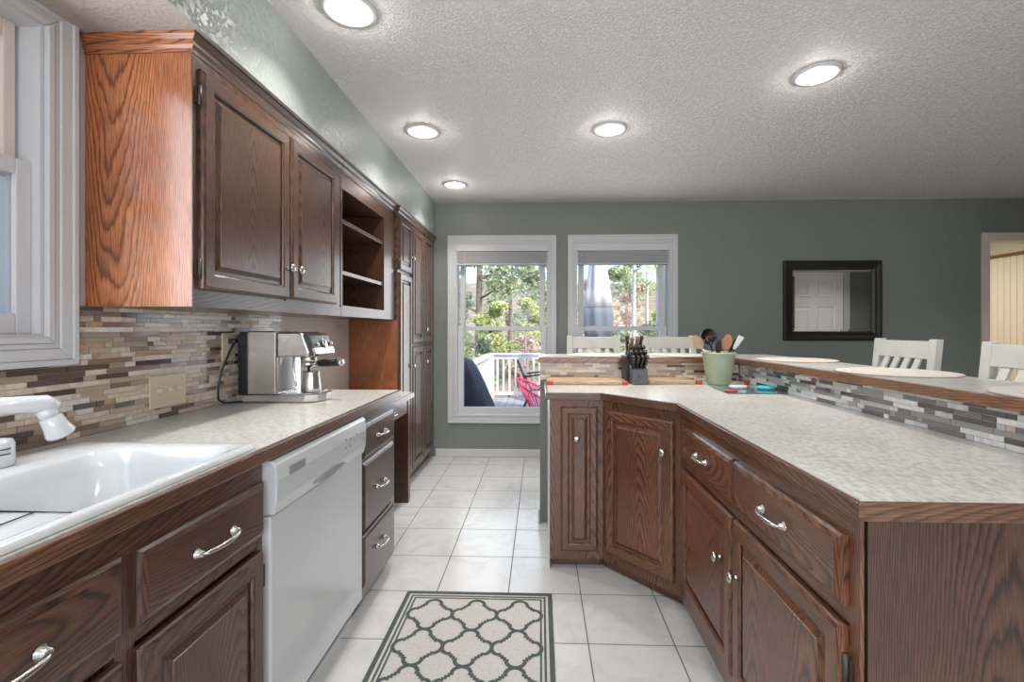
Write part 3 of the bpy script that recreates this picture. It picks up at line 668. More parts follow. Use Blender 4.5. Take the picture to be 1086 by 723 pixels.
raised_door(t, (.612,1.962,.130), UR, .505, .502, 'oak_red', knob=(.435,.345)); raised_door(t, (.612,1.443,.130), UR, .512, .502, 'oak_red', knob=(.040,.343), hinge=[(1,.42),(1,.06)])

t = thing('worktop', 'grey beige laminate worktop with wood edge on the angled island', 'worktop', (.8,2,.862))
P = [(.588,.870),(.588,2.003),(.305,2.316),(.028,2.322),(.028,2.9015),(1.2415,2.9015),(1.2415,.870)]
def inset(P, d):
    n = len(P); out = []
    for i in range(n):
        a, b, c = Vector(P[i-1]), Vector(P[i]), Vector(P[(i+1)%n]); u = (b-a).normalized(); v = (c-b).normalized()
        n1 = Vector((u.y,-u.x)); n2 = Vector((v.y,-v.x)); m = (n1+n2); m = m/(m.dot(n1)); out.append(tuple(b+m*d))
    return out
Pi = inset(P, .012)
Pi[4] = (Pi[4][0], 2.9015); Pi[5] = P[5]; Pi[6] = (1.2415, Pi[6][1])
mb = MB(); mb.prism(Pi, .8635, .9); mb.build('laminate_top', M['laminate'], t)
mb = MB()
for i in (6,0,1,2,3):
    a, b, c, d = P[i], P[(i+1)%7], Pi[(i+1)%7], Pi[i]
    mb.prism([a,b,c,d], .8635, .8985, grain=(b[0]-a[0], b[1]-a[1], 0))
mb.build('wood_edge', M['oak_edge'], t, .0025)
# raised bar ledge
t = thing('bar_ledge', 'raised L-shaped breakfast bar top with wood edge above the island mosaic', 'bar top', (1.3,2.9,1.01))
P = [(1.195,.84),(1.195,2.862),(-.008,2.862),(-.008,3.25),(1.578,3.25),(1.578,.84)]
Pi = inset(P, .013)
mb = MB(); mb.prism(Pi, 1.0125, 1.047); mb.build('laminate_top', M['laminate'], t)
mb = MB()
for i in range(6):
    a, b, c, d = P[i], P[(i+1)%6], Pi[(i+1)%6], Pi[i]
    mb.prism([a,b,c,d], 1.0125, 1.0455, grain=(b[0]-a[0], b[1]-a[1], 0))
mb.build('wood_edge', M['oak_ledge'], t, .0025)

# ------------------------------------------------------------------ recessed ceiling lights
t = thing('recessed_light', 'x', 'ceiling light', (-.72,1.71,ZC), group='recessed downlights', world=False)
mb = MB(); mb.lathe([(.102,0),(.102,-.003),(.096,-.009),(.080,-.010),(.064,-.003)], seg=40, cap=False); mb.build('trim_ring', M['white_paint'], t)
em = plain('led_lens', (1,.97,.92), .5, emit=CAN_GLOW)
mb = MB(); mb.lathe([(.065,-.002),(.060,-.0055),(.045,-.0075),(.02,-.0085),(.002,-.009)], seg=40); mb.build('lens', em, t)
lamp('lamp_beam', 'AREA', (0,0,-.024), CAN_E, (1,.955,.89), (0,0,0), t, shape='DISK', size=.12, spread=R(115))
lamp('lamp_halo', 'POINT', (0,0,-.034), 2.0, (1,.965,.92), (0,0,0), t, shadow_soft_size=.02)
LBL = [(-.72,1.71,'recessed ceiling light nearest the camera above the wall cabinets, cut by the top edge'),
 (-.715,2.775,'middle recessed ceiling light of the row beside the soffit'),
 (-.71,3.807,'farthest recessed ceiling light, in the corner above the pantry'),
 (.42,2.782,'recessed ceiling light over the island, in the middle of the ceiling'),
 (1.31,2.22,'large bright recessed ceiling light at the right over the bar'),
 (.42,.35,'recessed ceiling light behind the camera'),(1.9,-.6,'recessed ceiling light behind the camera on the right'),(4.0,2.95,'unseen recessed ceiling light added over the dining area, right of the view')]  # the dining light is unseen, added to brighten the partition
for i, (x,y,lb) in enumerate(LBL):
    o = t if i == 0 else copy_tree(t); o.location = (x,y,ZC); o['label'] = lb

# ------------------------------------------------------------------ wall plates
t = thing('light_switch', 'almond three-gang light switch plate on the mosaic backsplash', 'light switch', (-1.36,1.635,.997))
mb = MB(); mb.box((-1.3622,1.552,.938),(-1.356,1.716,1.056)); pl = mb.build('plate', M['almond'], t, .003)
for k in range(3):
    y = 1.588+.046*k; mb = MB(); mb.box((-1.356,y-.007,.983),(-1.3545,y+.007,1.011)); mb.box((-1.3545,y-.005,.994),(-1.341,y+.005,1.008)); mb.build('toggle', M['almond'], t, .001)
for k in range(3):
    for z in (.965,1.029):
        mb = MB(); mb.lathe([(.003,0),(.003,.001),(.001,.0015)], seg=8, T=Matrix(((0,0,1,-1.356),(1,0,0,1.588+.046*k),(0,1,0,z),(0,0,0,1)))); mb.build('screw', M['almond'], t)
t = thing('power_outlet', 'almond power outlet with black plug behind the coffee machine', 'outlet', (-1.36,1.96,1.142))
mb = MB(); mb.box((-1.3622,1.917,1.082),(-1.356,2.0,1.203)); mb.build('plate', M['almond'], t, .003)
for z in (1.115,1.168):
    mb = MB(); mb.box((-1.356,1.942,z-.014),(-1.354,1.975,z+.014)); mb.build('socket', M['white_paint'], t, .004)

# ------------------------------------------------------------------ coffee machine
t = thing('espresso_machine', 'stainless steel espresso machine on the left worktop under the wall cabinet', 'coffee machine', (-1.15,2.05,.9))
M['panel_dark'] = plain('dark_control_glass', (.05,.05,.052), .15)
M['head_steel'] = plain('polished_steel', (.68,.67,.66), .16, metal=1)
Y0, Y1 = 1.955, 2.15
def side(P, y0=Y0, y1=Y1, m=0, o=None):
    o = o or MB(); o.loft([[(x,y0,z) for x,z in P],[(x,y1,z) for x,z in P]], m, False); return o
side([(-1.272,.935),(-1.146,.935),(-1.146,1.211),(-1.272,1.212)]).build('body', M['steel'], t, .005, seg=3)
side([(-1.145,1.098),(-1.01,1.098),(-1.0,1.12),(-1.03,1.198),(-1.05,1.208),(-1.145,1.208)], Y0+.004, Y1-.004).build('brew_head', M['head_steel'], t, .008, seg=3)
side([(-1.145,.936),(-1.138,.936),(-1.138,1.097),(-1.145,1.097)], Y0+.006, Y1-.006).build('splash_back', M['chrome'], t)
side([(-1.318,.935),(-1.2735,.935),(-1.2735,1.208),(-1.31,1.208),(-1.32,1.195)], Y0+.006, Y1-.006).build('water_tank', M['black'], t, .004)
mb = MB(); mb.prism([(-1.322,Y0-.002),(-1.02,Y0-.002),(-.975,Y0+.03),(-.958,Y0+.075),(-.958,Y1-.075),(-.975,Y1-.03),(-1.02,Y1+.002),(-1.322,Y1+.002)], .903, .934); tr = mb.build('drip_tray', M['steel'], t, .003)
mb = MB(); mb.box((-1.13,Y0+.02,.9345),(-1.0,Y1-.02,.937)); 
for k in range(9): mb.box((-1.125,Y0+.03+.018*k,.937),(-1.005,Y0+.038+.018*k,.9385))
mb.build('drip_grate', M['chrome'], tr)
mb = MB(); side([(-1.0,1.105),(-.982,1.100),(-.972,1.112),(-1.003,1.195),(-1.03,1.203)], Y0+.008, Y1-.008, o=mb); cpn = mb.build('control_panel', M['panel_dark'], t, .004)
side([(-.9815,1.102),(-.9705,1.113),(-.979,1.137),(-.990,1.137)], Y0+.007, Y1-.007).build('trim_strip', M['chrome'], cpn)
mb = MB(); mb.lathe([(.022,0),(.022,.004),(.018,.006)], T=Matrix.Translation((-.9835,2.065,1.155))@Matrix.Rotation(R(73),4,'Y')); mb.build('gauge', M['head_steel'], cpn)
for yy in (2.0, 2.13):
    mb = MB(); mb.lathe([(.009,0),(.009,.004),(.007,.005)], seg=14, T=Matrix.Translation((-.9835,yy,1.155))@Matrix.Rotation(R(73),4,'Y')); mb.build('button', M['steel'], cpn)
mb = MB(); mb.lathe([(.034,1.099),(.036,1.085),(.033,1.074),(.028,1.070)], T=Matrix.Translation((-1.055,2.06,0))); mb.build('group_head', M['chrome'], t)
mb = MB(); mb.lathe([(.033,1.074),(.034,1.056),(.026,1.050),(.010,1.045),(.008,1.03)], T=Matrix.Translation((-1.055,2.06,0))); mb.tube([(-1.03,2.055,1.063),(-1.00,2.045,1.066)], .008); pf = mb.build('portafilter', M['chrome'], t)
mb = MB(); mb.tube([(-1.005,2.046,1.066),(-.99,2.043,1.067),(-.96,2.034,1.069),(-.90,2.016,1.072),(-.885,2.012,1.073)], [.012,.0165,.0175,.017,.015], seg=14); mb.build('handle', M['black'], pf)
mb = MB(); mb.tube([(-.886,2.012,1.073),(-.877,2.009,1.0735)], [.016,.014], seg=14); mb.build('end_cap', M['chrome'], pf)
mb = MB(); mb.tube([(-1.09,2.0,1.10),(-1.085,1.985,1.07),(-1.075,1.98,1.0),(-1.07,1.98,.97)], .0045); mb.build('steam_wand', M['chrome'], t)
mb = MB(); mb.box((-1.354,1.947,1.158),(-1.325,1.970,1.178)); pg = mb.build('plug', M['black'], t, .004)
mb = MB(); mb.tube([(-1.327,1.958,1.168),(-1.33,1.93,1.13),(-1.345,1.90,1.05),(-1.352,1.885,.98),(-1.352,1.885,.925),(-1.34,1.90,.908),(-1.30,1.945,.906),(-1.29,1.96,.906)], .004); mb.build('power_cord', M['black'], t)
t = thing('milk_jug', 'small steel milk jug standing on the espresso machine drip tray', 'jug', (-1.03,2.04,.939))
mb = MB(); mb.lathe([(.040,.9395),(.042,.943),(.041,.965),(.037,1.0),(.035,1.022),(.037,1.032),(.035,1.032),(.033,1.02),(.038,.95),(.01,.944)], T=Matrix.Translation((-1.03,2.035,0)), seg=28); mb.build('jug_body', M['steel'], t)
mb = MB(); mb.tube([(-1.04,2.070,1.02),(-1.045,2.096,1.015),(-1.045,2.098,.985),(-1.04,2.074,.962)], .004); mb.build('handle', M['chrome'], t)

# ------------------------------------------------------------------ things on the island
def rbox(x0,x1,y0,y1,z0,z1,r,o,m=0,e=.003):
    o.loft([rrect(x0+e,x1-e,y0+e,y1-e,r,z0), rrect(x0,x1,y0,y1,r,z0+e), rrect(x0,x1,y0,y1,r,z1-e), rrect(x0+e,x1-e,y0+e,y1-e,r,z1)], m, False, grain=(1,0,0)); return o
t = thing('cutting_board', 'large wooden cutting board with bright red corners left of the knife block', 'cutting board', (.28,2.76,.901))
rbox(.043,.500,2.642,2.895,.9015,.921,.012,MB()).build('board', M['bamboo'], t)
for x in (.040,.468):
    rbox(x,x+.037,2.636,2.674,.9012,.9225,.010,MB()).build('corner_grip', M['red_sil'], t)['label'] = 'red rubber corner'
t = thing('cutting_board', 'smaller wooden cutting board between the knife block and the green crock', 'cutting board', (.78,2.78,.901))
rbox(.628,.905,2.690,2.890,.9015,.922,.012,MB()).build('board', M['bamboo'], t)
rbox(.905,.938,2.682,2.722,.9012,.9235,.010,MB()).build('corner_grip', M['red_sil'], t)['label'] = 'red rubber corner'

t = thing('knife_block', 'charcoal knife block full of black-handled knives beside the large cutting board', 'knife block', (.565,2.75,.901), R(0), world=True)
Tk = Matrix.Translation((.567,2.745,.9015)) @ Matrix.Rotation(R(6),4,'Z')
mb = MB(); P = [(-.085,0),(.085,0),(.085,.02),(.085,.155),(.062,.175),(-.040,.10),(-.085,.085)]
mb.loft([[(-.046,y,z) for y,z in P],[(.046,y,z) for y,z in P]][::-1], 0, False, T=Tk); kb = mb.build('block', M['block'], t, .003)
mb = MB(); mb.box((-.062,-.02,0),(-.0465,.085,.165),T=Tk); mb.build('side_board', M['black'], kb, .003)
# mark on the front: a small A-like stroke and a hooked stroke
mb = MB()
for a, b in (((-.014,.040),(-.008,.056)),((-.008,.056),(-.002,.040)),((-.011,.046),(-.005,.046)),((.002,.042),(.006,.040)),((.006,.040),(.010,.044)),((.010,.044),(.010,.056))):
    mb.tube([(a[0],-.0857,a[1]),(b[0],-.0857,b[1])], .0012, T=Tk, seg=5)
mb.build('emblem', M['black'], kb)
def knife(x, y, z, L, r, mat, tilt, side, name='kitchen_knife', lb=''):
    T = Tk @ Matrix.Translation((x,y,z)) @ Matrix.Rotation(R(tilt),4,'X') @ Matrix.Rotation(R(side),4,'Y')
    k = thing(name, lb, 'knife', tuple((T @ Vector((0,0,0)))), group='knives in the knife block')
    mb = MB(); mb.loft([[(sx*r*w,sy*r*1.5*w,zz) for sx,sy in ((1,.5),(.5,1),(-.5,1),(-1,.5),(-1,-.5),(-.5,-1),(.5,-1),(1,-.5))] for zz,w in ((0,.8),(L*.1,.95),(L*.4,1.05),(L*.75,.9),(L*.93,1.15),(L,.85))][::1], 0, True, T=T); mb.build('handle', mat, k)
    mb = MB(); 
    for q in (.3,.55,.8):
        for s_ in (-1,1): mb.lathe([(.0022,0),(.0022,.0008)], seg=8, T=T@Matrix.Translation((0,s_*(-1)*0-r*1.58,L*q))@Matrix.Rotation(R(90),4,'X')) if s_ == 1 else None
    mb.build('rivet', M['chrome'], k)
    mb = MB(); mb.lathe([(r*.95,-.004),(r*.95,.003)], seg=10, T=T); mb.build('bolster', M['steel'], k)
n = 0
for j in range(3):
    for i in range(4):
        knife(-.034+.0225*i, -.045+.034*j, .092+.028*j, .088, .0092, M['black'], 34, -4+3*i, 'steak_knife', 'black-handled knife in the front rows of the charcoal knife block'); n += 1
M['brown_handle'] = plain('brown_knife_handle', (.22,.15,.06), .4)
for i, (x, L, mt, lb) in enumerate(((-.028,.115,'black','left tall black knife at the back of the block'),(-.004,.105,'brown_handle','knife with golden brown handle at the back of the block'),(.018,.112,'brown_handle','second golden brown handled knife at the back of the block'),(.036,.115,'black','right tall black knife at the back of the block'))):
    knife(x, .062, .168, L, .0095, M[mt], 14, -8+5*i, 'kitchen_knife', lb)

t = thing('utensil_crock', 'pale green tapered crock full of cooking utensils on the island corner', 'crock', (1.035,2.70,.901))
mb = MB(); mb.lathe([(.058,.9015),(.064,.905),(.078,.99),(.0785,.994),(.0795,.998),(.090,1.068),(.096,1.078),(.096,1.086),(.090,1.088),(.086,1.080),(.074,.99),(.060,.912),(.01,.910)], seg=36, T=Matrix.Translation((1.035,2.70,0)))
mb.build('pot', M['crock'], t)
def uten(name, lb, base, top, head, mat, hmat=None, hr=.005):
    k = thing(name, lb, 'utensil', base, group='utensils in the green crock')
    mb = MB(); mb.tube([base, top], hr); mb.build('handle', M[hmat or mat], k)
    d = (Vector(top)-Vector(base)).normalized()
    T = Matrix.Translation(top) @ d.to_track_quat('Z','X').to_matrix().to_4x4()
    mb = MB(); head(mb, T); mb.build('head', M[mat], k)
    return k
def oval(w, h, th=.004, dish=0):
    def f(mb, T):
        # oval paddle in local x-z plane (x track) facing y
        pts = [(w*math.cos(2*PI*i/20), h+h*math.sin(2*PI*i/20)) for i in range(20)]
        mb.loft([[(x,-th,z) for x,z in pts],[(x*.96,th,z) for x,z in pts]], 0, False, T=T@Matrix.Rotation(R(90),4,'Z') if dish else T)
    return f
def spat(w, h, w2):
    def f(mb, T):
        pts = [(-.006,0),(.006,0),(w,h*.35),(w2,h),(-w2,h),(-w,h*.35)]
        mb.loft([[(x,-.003,z) for x,z in pts],[(x,.003,z) for x,z in pts]], 0, False, T=T)
    return f
def ladle(mb, T):
    mb.lathe([(.004,-.046),(.028,-.038),(.044,-.018),(.049,.004),(.046,.004),(.04,-.014),(.004,-.04)], T=T@Matrix.Translation((0,0,.028))@Matrix.Rotation(R(75),4,'X'))
uten('ladle', 'black ladle with round bowl standing tallest in the crock', (1.03,2.71,.935), (.985,2.70,1.150), ladle, 'black')
uten('spatula', 'pale wooden pointed spatula leaning left in the crock', (1.05,2.70,.930), (.935,2.69,1.108), spat(.040,.085,.014), 'wood_pale')
uten('wooden_spoon', 'brown wooden spoon standing upright in the crock', (1.03,2.69,.930), (1.062,2.67,1.102), oval(.027,.045), 'wood_spoon')
uten('spatula', 'white narrow spatula leaning right in the crock', (1.02,2.70,.930), (1.118,2.69,1.105), spat(.012,.085,.016), 'white_paint', 'black')
uten('spatula', 'dark narrow turner leaning right behind the white spatula', (1.01,2.72,.935), (1.110,2.73,1.090), spat(.016,.08,.014), 'black')
uten('serving_spoon', 'black oval spoon in the middle of the crock', (1.03,2.66,.930), (1.015,2.645,1.082), oval(.034,.040), 'black')
uten('whisk_handle', 'grey handled tool beside the black spoon in the crock', (1.06,2.72,.935), (1.035,2.74,1.10), oval(.010,.030), 'grey_plastic')
t = thing('spoon_rest', 'small white scoop hooked on the left rim of the crock', 'utensil', (.955,2.66,1.088))
mb = MB(); mb.lathe([(.002,-.012),(.014,-.008),(.020,.004),(.018,.004),(.012,-.004)], T=Matrix.Translation((.948,2.665,1.094))@Matrix.Rotation(R(25),4,'Y')); mb.build('bowl', M['enamel'], t)
mb = MB(); mb.tube([(.962,2.668,1.094),(.985,2.68,1.091),(1.01,2.69,1.06)], .004); mb.build('handle', M['enamel'], t)

t = thing('glass_cutting_board', 'flat teal grey glass board in the island corner by the crock', 'cutting board', (1.1,2.5,.901))
mb = MB(); mb.prism([(.925,2.30),(1.222,2.30),(1.228,2.62),(1.10,2.62),(.945,2.60)], .9012, .9050); mb.build('board', M['teal_mat'], t, .001)
def puck(name, lb, c, a, b, h, mat, z, rot=0):
    o = MB(); L = []
    for s_, zz in ((.85,0),(1,.25),(1,.7),(.85,.95),(.5,1)):
        L.append([(a*s_*math.copysign(abs(math.cos(q))**.8,math.cos(q)), b*s_*math.copysign(abs(math.sin(q))**.8,math.sin(q)), h*zz) for q in [2*PI*i/24 for i in range(24)]])
    o.loft(L, 0, True, T=Matrix.Translation((c[0],c[1],z))@Matrix.Rotation(R(rot),4,'Z'))
    ob = o.build(name, M[mat]); tag(ob, lb, 'container'); return ob
puck('travel_container', 'small white oval container on the teal glass board', (1.050,2.475,0), .046, .030, .020, 'enamel', .9053)
puck('travel_container', 'flat red oval lid in front of the white oval container', (.962,2.345,0), .033, .017, .010, 'red_sil', .9053)
puck('travel_container', 'small turquoise oval container on the teal glass board', (1.178,2.44,0), .044, .032, .019, 'teal_sil', .9053, -20)
puck('travel_container', 'small dark red cap at the foot of the corner mosaic', (1.195,2.70,0), .014, .012, .018, 'red_sil', .9003)

# ------------------------------------------------------------------ placemats
LB = [(.37,3.055,'round cream placemat at the left end of the bar ledge'),(.90,3.055,'round cream placemat on the bar ledge behind the knife block'),
 (1.42,2.60,'round cream placemat nearest the inner corner of the bar ledge, below the mirror'),(1.40,1.86,'round cream placemat on the bar ledge in front of the middle chair'),
 (1.40,1.20,'round cream placemat at the right edge of the photo on the bar ledge')]
mb = MB(); mb.lathe([(.196,.0005),(.200,.003),(.196,.006),(.188,.0072),(.001,.0072)], [0]*0 or 0, seg=56); pmr = None
for i, (x,y,lb) in enumerate(LB):
    if i == 0:
        t = thing('placemat', lb, 'placemat', (x,y,1.0475), group='round placemats on the bar', world=False)
        mb.build('woven_top', M['mat'], t); m2 = MB(); 
        ring = [(.1985*math.cos(2*PI*k/56), .1985*math.sin(2*PI*k/56), .0028) for k in range(57)]
        m2.tube(ring, .0028, seg=6); m2.build('binding', M['mat_edge'], t); pmr = t
    else:
        o = copy_tree(pmr); o.location = (x,y,1.0475); o['label'] = lb

# ------------------------------------------------------------------ bar chairs
def chair():
    t = thing('bar_chair', 'x', 'chair', (0,0,0), group='cream bar chairs along the ledge', world=False)
    w = .215
    mb = MB(); mb.loft([rrect(-w+.005,w-.005,-.215,.19,.03,.640), rrect(-w,w,-.22,.195,.03,.648), rrect(-w,w,-.22,.195,.03,.668), rrect(-w+.01,w-.01,-.21,.185,.03,.676)], 0, False); mb.build('seat', M['chair_paint'], t)
    for s in (-1,1):
        mb = MB(); mb.loft([[(s*.188+a,-.19+b,z) for a,b in ((-.02,-.02),(.02,-.02),(.02,.02),(-.02,.02))] for z in (0,.639)], 0, False); mb.build('leg', M['chair_paint'], t, .003)
        mb = MB(); mb.loft([[(s*.192+a,y+b,z) for a,b in ((-.022,-.02),(.022,-.02),(.022,.02),(-.022,.02))] for y,z in ((.235,0),(.216,.60),(.225,.80),(.262,1.168))], 0, False); mb.build('leg', M['chair_paint'], t, .004)
        mb = MB(); mb.box((s*.188-.01,-.18,.30),(s*.188+.01,.20,.335)); mb.build('stretcher', M['chair_paint'], t)
    mb = MB(); mb.box((-.18,-.202,.20),(.18,-.178,.24)); mb.build('foot_rail', M['chair_paint'], t)
    mb = MB(); mb.loft([[(x,y+b,z) for x,b in ((-.170,-.012),(.170,-.012),(.170,.012),(-.170,.012))] for y,z in ((.246,1.065),(.255,1.158))], 0, False); mb.build('top_rail', M['chair_paint'], t, .003)
    mb = MB(); mb.box((-.17,.212,.70),(.17,.236,.745)); mb.build('lower_rail', M['chair_paint'], t)
    for k in range(4):
        x = -.108+.072*k; mb = MB()
        mb.loft([[(x+a,y+b,z) for a,b in ((-.018,-.007),(.018,-.007),(.018,.007),(-.018,.007))] for y,z in ((.222,.74),(.185,.85),(.200,.97),(.246,1.068))], 0, False); mb.build('slat', M['chair_paint'], t, .002)
    return t
c0 = chair()
CH = [(.435,3.50,0,'cream bar chair below the left part of the right window'),(1.04,3.50,0,'cream bar chair between knife block and green crock, back to the window'),
 (1.755,2.60,-90,'cream white bar chair below the mirror'),(1.63,1.80,-90,'large cream white bar chair at the right edge beside the doorway')]
for i, (x,y,rz,lb) in enumerate(CH):
    o = c0 if i == 0 else copy_tree(c0); o.location = (x,y,0); o.rotation_euler = (0,0,R(rz)); o['label'] = lb

# ------------------------------------------------------------------ mirror
t = thing('wall_mirror', 'rectangular wall mirror with wide espresso brown frame on the back wall', 'mirror', (2.72,YB,1.48))
x0,x1,z0,z1 = 2.271,3.166,1.112,1.858
def TBp(seq): return [[(x0+i,YB-n,z0+i),(x1-i,YB-n,z0+i),(x1-i,YB-n,z1-i),(x0+i,YB-n,z1-i)] for i,n in seq]
mb = MB(); mb.loft(TBp(((0,.001),(0,.022),(.012,.034),(.03,.032),(.05,.026),(.07,.024),(.085,.014),(.088,.008))), 0, False, False, False, grain=(1,0,0)); mb.build('frame', M['mirror_frame'], t)
mb = MB(); mb.loft(TBp(((.084,.006),(.0845,.0085),(.105,.0105))), 0, False, True, True); mb.build('mirror_glass', M['mirror'], t)

# ------------------------------------------------------------------ rug
def rug():
    X0,X1,Y1,Y0 = -.612,.054,2.107,.90
    cr = plain('rug_grey_pile', (.43,.42,.40), .95, bump=.9, bscale=260, var=.12, vscale=120); gn = plain('rug_green_pattern', (.055,.075,.065), .95, bump=.9, bscale=260, var=.15, vscale=90)
    mb = MB(); mb.box((X0,Y0,.0006),(X1,Y1,.008), 0)
    z = .0086
    def strip(a, b): mb.box((a[0],a[1],.0078),(b[0],b[1],z), 1)
    for i, w in ((0,.019),(.029,.009),(.046,.008)):
        strip((X0+i,Y0+i),(X1-i,Y0+i+w)); strip((X0+i,Y1-i-w),(X1-i,Y1-i)); strip((X0+i,Y0+i+w),(X0+i+w,Y1-i-w)); strip((X1-i-w,Y0+i+w),(X1-i,Y1-i-w))
    quad = [(0,.094)]
    for k in range(1,6): a = R(k*15); quad.append((.034*math.sin(a), .062+.032*math.cos(a)))
    quad += [(.030,.060),(.040,.060),(.040,.050),(.050,.050),(.050,.040),(.060,.040),(.060,.030)]
    for k in range(5,0,-1): a = R(k*15); quad.append((.062+.032*math.cos(a), .034*math.sin(a)))
    quad.append((.094,0))
    full = quad + [(x,-y) for x,y in quad[-2::-1]] + [(-x,-y) for x,y in quad[1:]] + [(-x,y) for x,y in quad[-2:0:-1]]
    cx0, cy0 = -.2785, 1.942
    for r in range(5):
        for c in (-1,0,1):
            cx, cy = cx0+c*.1895, cy0-r*.2005; n = len(full); L = [Vector((cx+x, cy+y*1.05)) for x,y in full]
            out, inn = [], []
            for i in range(n):
                d = (L[(i+1)%n]-L[i-1]).normalized(); nn = Vector((d.y,-d.x)); out.append(L[i]-nn*.0088); inn.append(L[i]+nn*.0065)
            vs = [(p.x,p.y,z+.0002*(r%2)+.0004*(c%2)) for p in out]+[(p.x,p.y,z+.0002*(r%2)+.0004*(c%2)) for p in inn]
            mb.add(vs, [(i,(i+1)%n,n+(i+1)%n,n+i) for i in range(n)], 1)
    o = mb.build('rug', [cr, gn]); tag(o, 'grey rug with dark green quatrefoil trellis and triple border on the tiles', 'rug')
rug()

# ------------------------------------------------------------------ outside: deck
mb = MB(); mb.box((-60,-60,-3.2),(60,90,-3.0)); o = mb.build('ground', M['concrete']); o['kind'] = 'structure'
mb = MB(); hv = []; hf = []; rnd = random.Random(3)
for j in range(14):
    for i in range(25):
        yy = 20+j*5; hv.append((-48+i*4, yy, -3.2+max(0,(yy-24))*.21+rnd.uniform(-.35,.35)+(0 if j else -1)))
for j in range(13):
    for i in range(24): hf.append((j*25+i, j*25+i+1, (j+1)*25+i+1, (j+1)*25+i))
mb.add(hv, hf, 0, True); o = mb.build('hillside', M['concrete']); o['kind'] = 'structure'
mb = MB(); x = -1.9
while x < 7.6: mb.box((x, YB+.16, -.24), (x+.134, 9.6, -.2), grain=(0,1,0)); x += .14
mb.box((-1.9,YB+.16,-.45),(7.6,9.6,-.26)); o = mb.build('deck_floor', M['deck']); o['kind'] = 'structure'
for px in (-1.7, 2.9, 7.4):
    mb = MB(); mb.box((px-.08,9.3,-3.0),(px+.08,9.46,-.46)); tag(mb.build('deck_post', M['deck']), 'timber post holding up the deck', 'post', 'posts under the deck')
def railing(name, lb, a, b, dz=0):
    t = thing(name, lb, 'railing', (a[0],a[1],-.2)); A, B = Vector((*a,0)), Vector((*b,0)); L = (B-A).length; u = (B-A)/L
    T = Matrix(((u.x,-u.y,0,a[0]),(u.y,u.x,0,a[1]),(0,0,1,-.2),(0,0,0,1)))
    mb = MB(); mb.box((0,-.07,.89),(L,.07,.925),T=T); mb.box((0,-.02,.80),(L,.02,.89),T=T); mb.build('top_rail', M['rail_white'], t, .004)
    mb = MB(); mb.box((0,-.02,.06),(L,.02,.13),T=T); mb.build('bottom_rail', M['rail_white'], t)
    k = 0
    while k*1.6 <= L+.01:
        mb = MB(); mb.box((max(k*1.6-.05,0),-.05,0),(k*1.6+.05,.05,.885),T=T); mb.build('post', M['rail_white'], t); k += 1
    s = .12
    while s < L-.05:
        if abs((s/1.6)-round(s/1.6))*1.6 > .07:
            mb = MB(); mb.box((s-.02,-.018,.13),(s+.02,.018,.80),T=T); mb.build('baluster', M['rail_white'], t)
        s += .125
railing('deck_railing', 'white deck railing running across behind the patio chairs', (-1.0,9.5), (5.2,9.5))
railing('deck_railing', 'white side railing of the deck running away behind the covered grill', (-1.02,5.95), (-1.02,9.38))
# covered grill
t = thing('covered_grill', 'barbecue grill under a dark navy cover on the deck', 'grill', (-.92,5.3,-.2))
mb = MB(); L = []
for z, hx, hy in ((-.199,.47,.34),(.1,.43,.33),(.34,.375,.32),(.6,.27,.28),(.74,.20,.25),(.85,.13,.20),(.885,.06,.08)):
    L.append([(-.92+hx*math.copysign(abs(math.cos(q))**.55,math.cos(q))*(1+.03*math.sin(9*q+z*3)), 5.3+hy*math.copysign(abs(math.sin(q))**.55,math.sin(q))*(1+.03*math.cos(7*q)), z) for q in [2*PI*i/48 for i in range(48)]])
mb.loft(L, 0, True); mb.build('cover', M['navy'], t)
# closed umbrella
t = thing('patio_umbrella', 'closed white patio umbrella standing on the deck, seen in the right window', 'umbrella', (.95,7.6,-.2))
mb = MB(); mb.tube([(.95,7.6,-.15),(.95,7.6,3.1)], .022); mb.build('pole', M['bark'], t)
mb = MB(); mb.lathe([(.26,-.2),(.26,-.14),(.06,-.11),(.04,-.02)], T=Matrix.Translation((.95,7.6,0))); mb.build('base', M['black'], t)
def fold(zs, name, mat):
    mb = MB(); mb.loft([[( .95+r*(1+.10*math.sin(7*q+z*1.3))*math.cos(q), 7.6+r*(1+.10*math.sin(7*q+z*1.3))*math.sin(q), z) for q in [2*PI*i/64 for i in range(64)]] for r,z in zs], 0, True); mb.build(name, mat, t)
fold([(.02,3.0),(.06,2.85),(.10,2.6),(.145,2.2),(.195,1.8),(.225,1.58)], 'canopy', M['canvas'])
fold([(.22,1.575),(.235,1.45),(.22,1.2),(.20,1.08),(.08,1.0)], 'tie_band', M['canvas_blue'])
# patio chairs
t = thing('string_chair', 'pink cord round patio chair on the deck', 'chair', (.02,7.0,-.2))
mb = MB(); rim = [( .0+.36*math.cos(a), 7.0+.30*math.sin(a), .26+.20*math.cos(a)*-1+.04*math.sin(a)) for a in [2*PI*k/32 for k in range(33)]]
mb.tube(rim, .014); base_r = [(.04+.17*math.cos(a), 6.98+.15*math.sin(a), .0) for a in [2*PI*k/32 for k in range(33)]]; mb.tube(base_r, .012)
for k in (2,10,18,26): mb.tube([base_r[k], (base_r[k][0]*1.0+(rim[k][0]-base_r[k][0])*.6, base_r[k][1]+(rim[k][1]-base_r[k][1])*.6, -.2)], .012)
mb.build('frame', M['pink'], t)
mb = MB()
for k in range(32):
    mb.tube([rim[k], tuple((Vector(rim[k])+Vector(base_r[k]))/2+Vector((0,0,-.02))), base_r[k]], .007, seg=5)
mb.build('cord_seat', M['pink'], t)
t = thing('patio_chair', 'dark metal reclining patio chair behind the pink chair on the deck', 'chair', (.0,8.0,-.2))
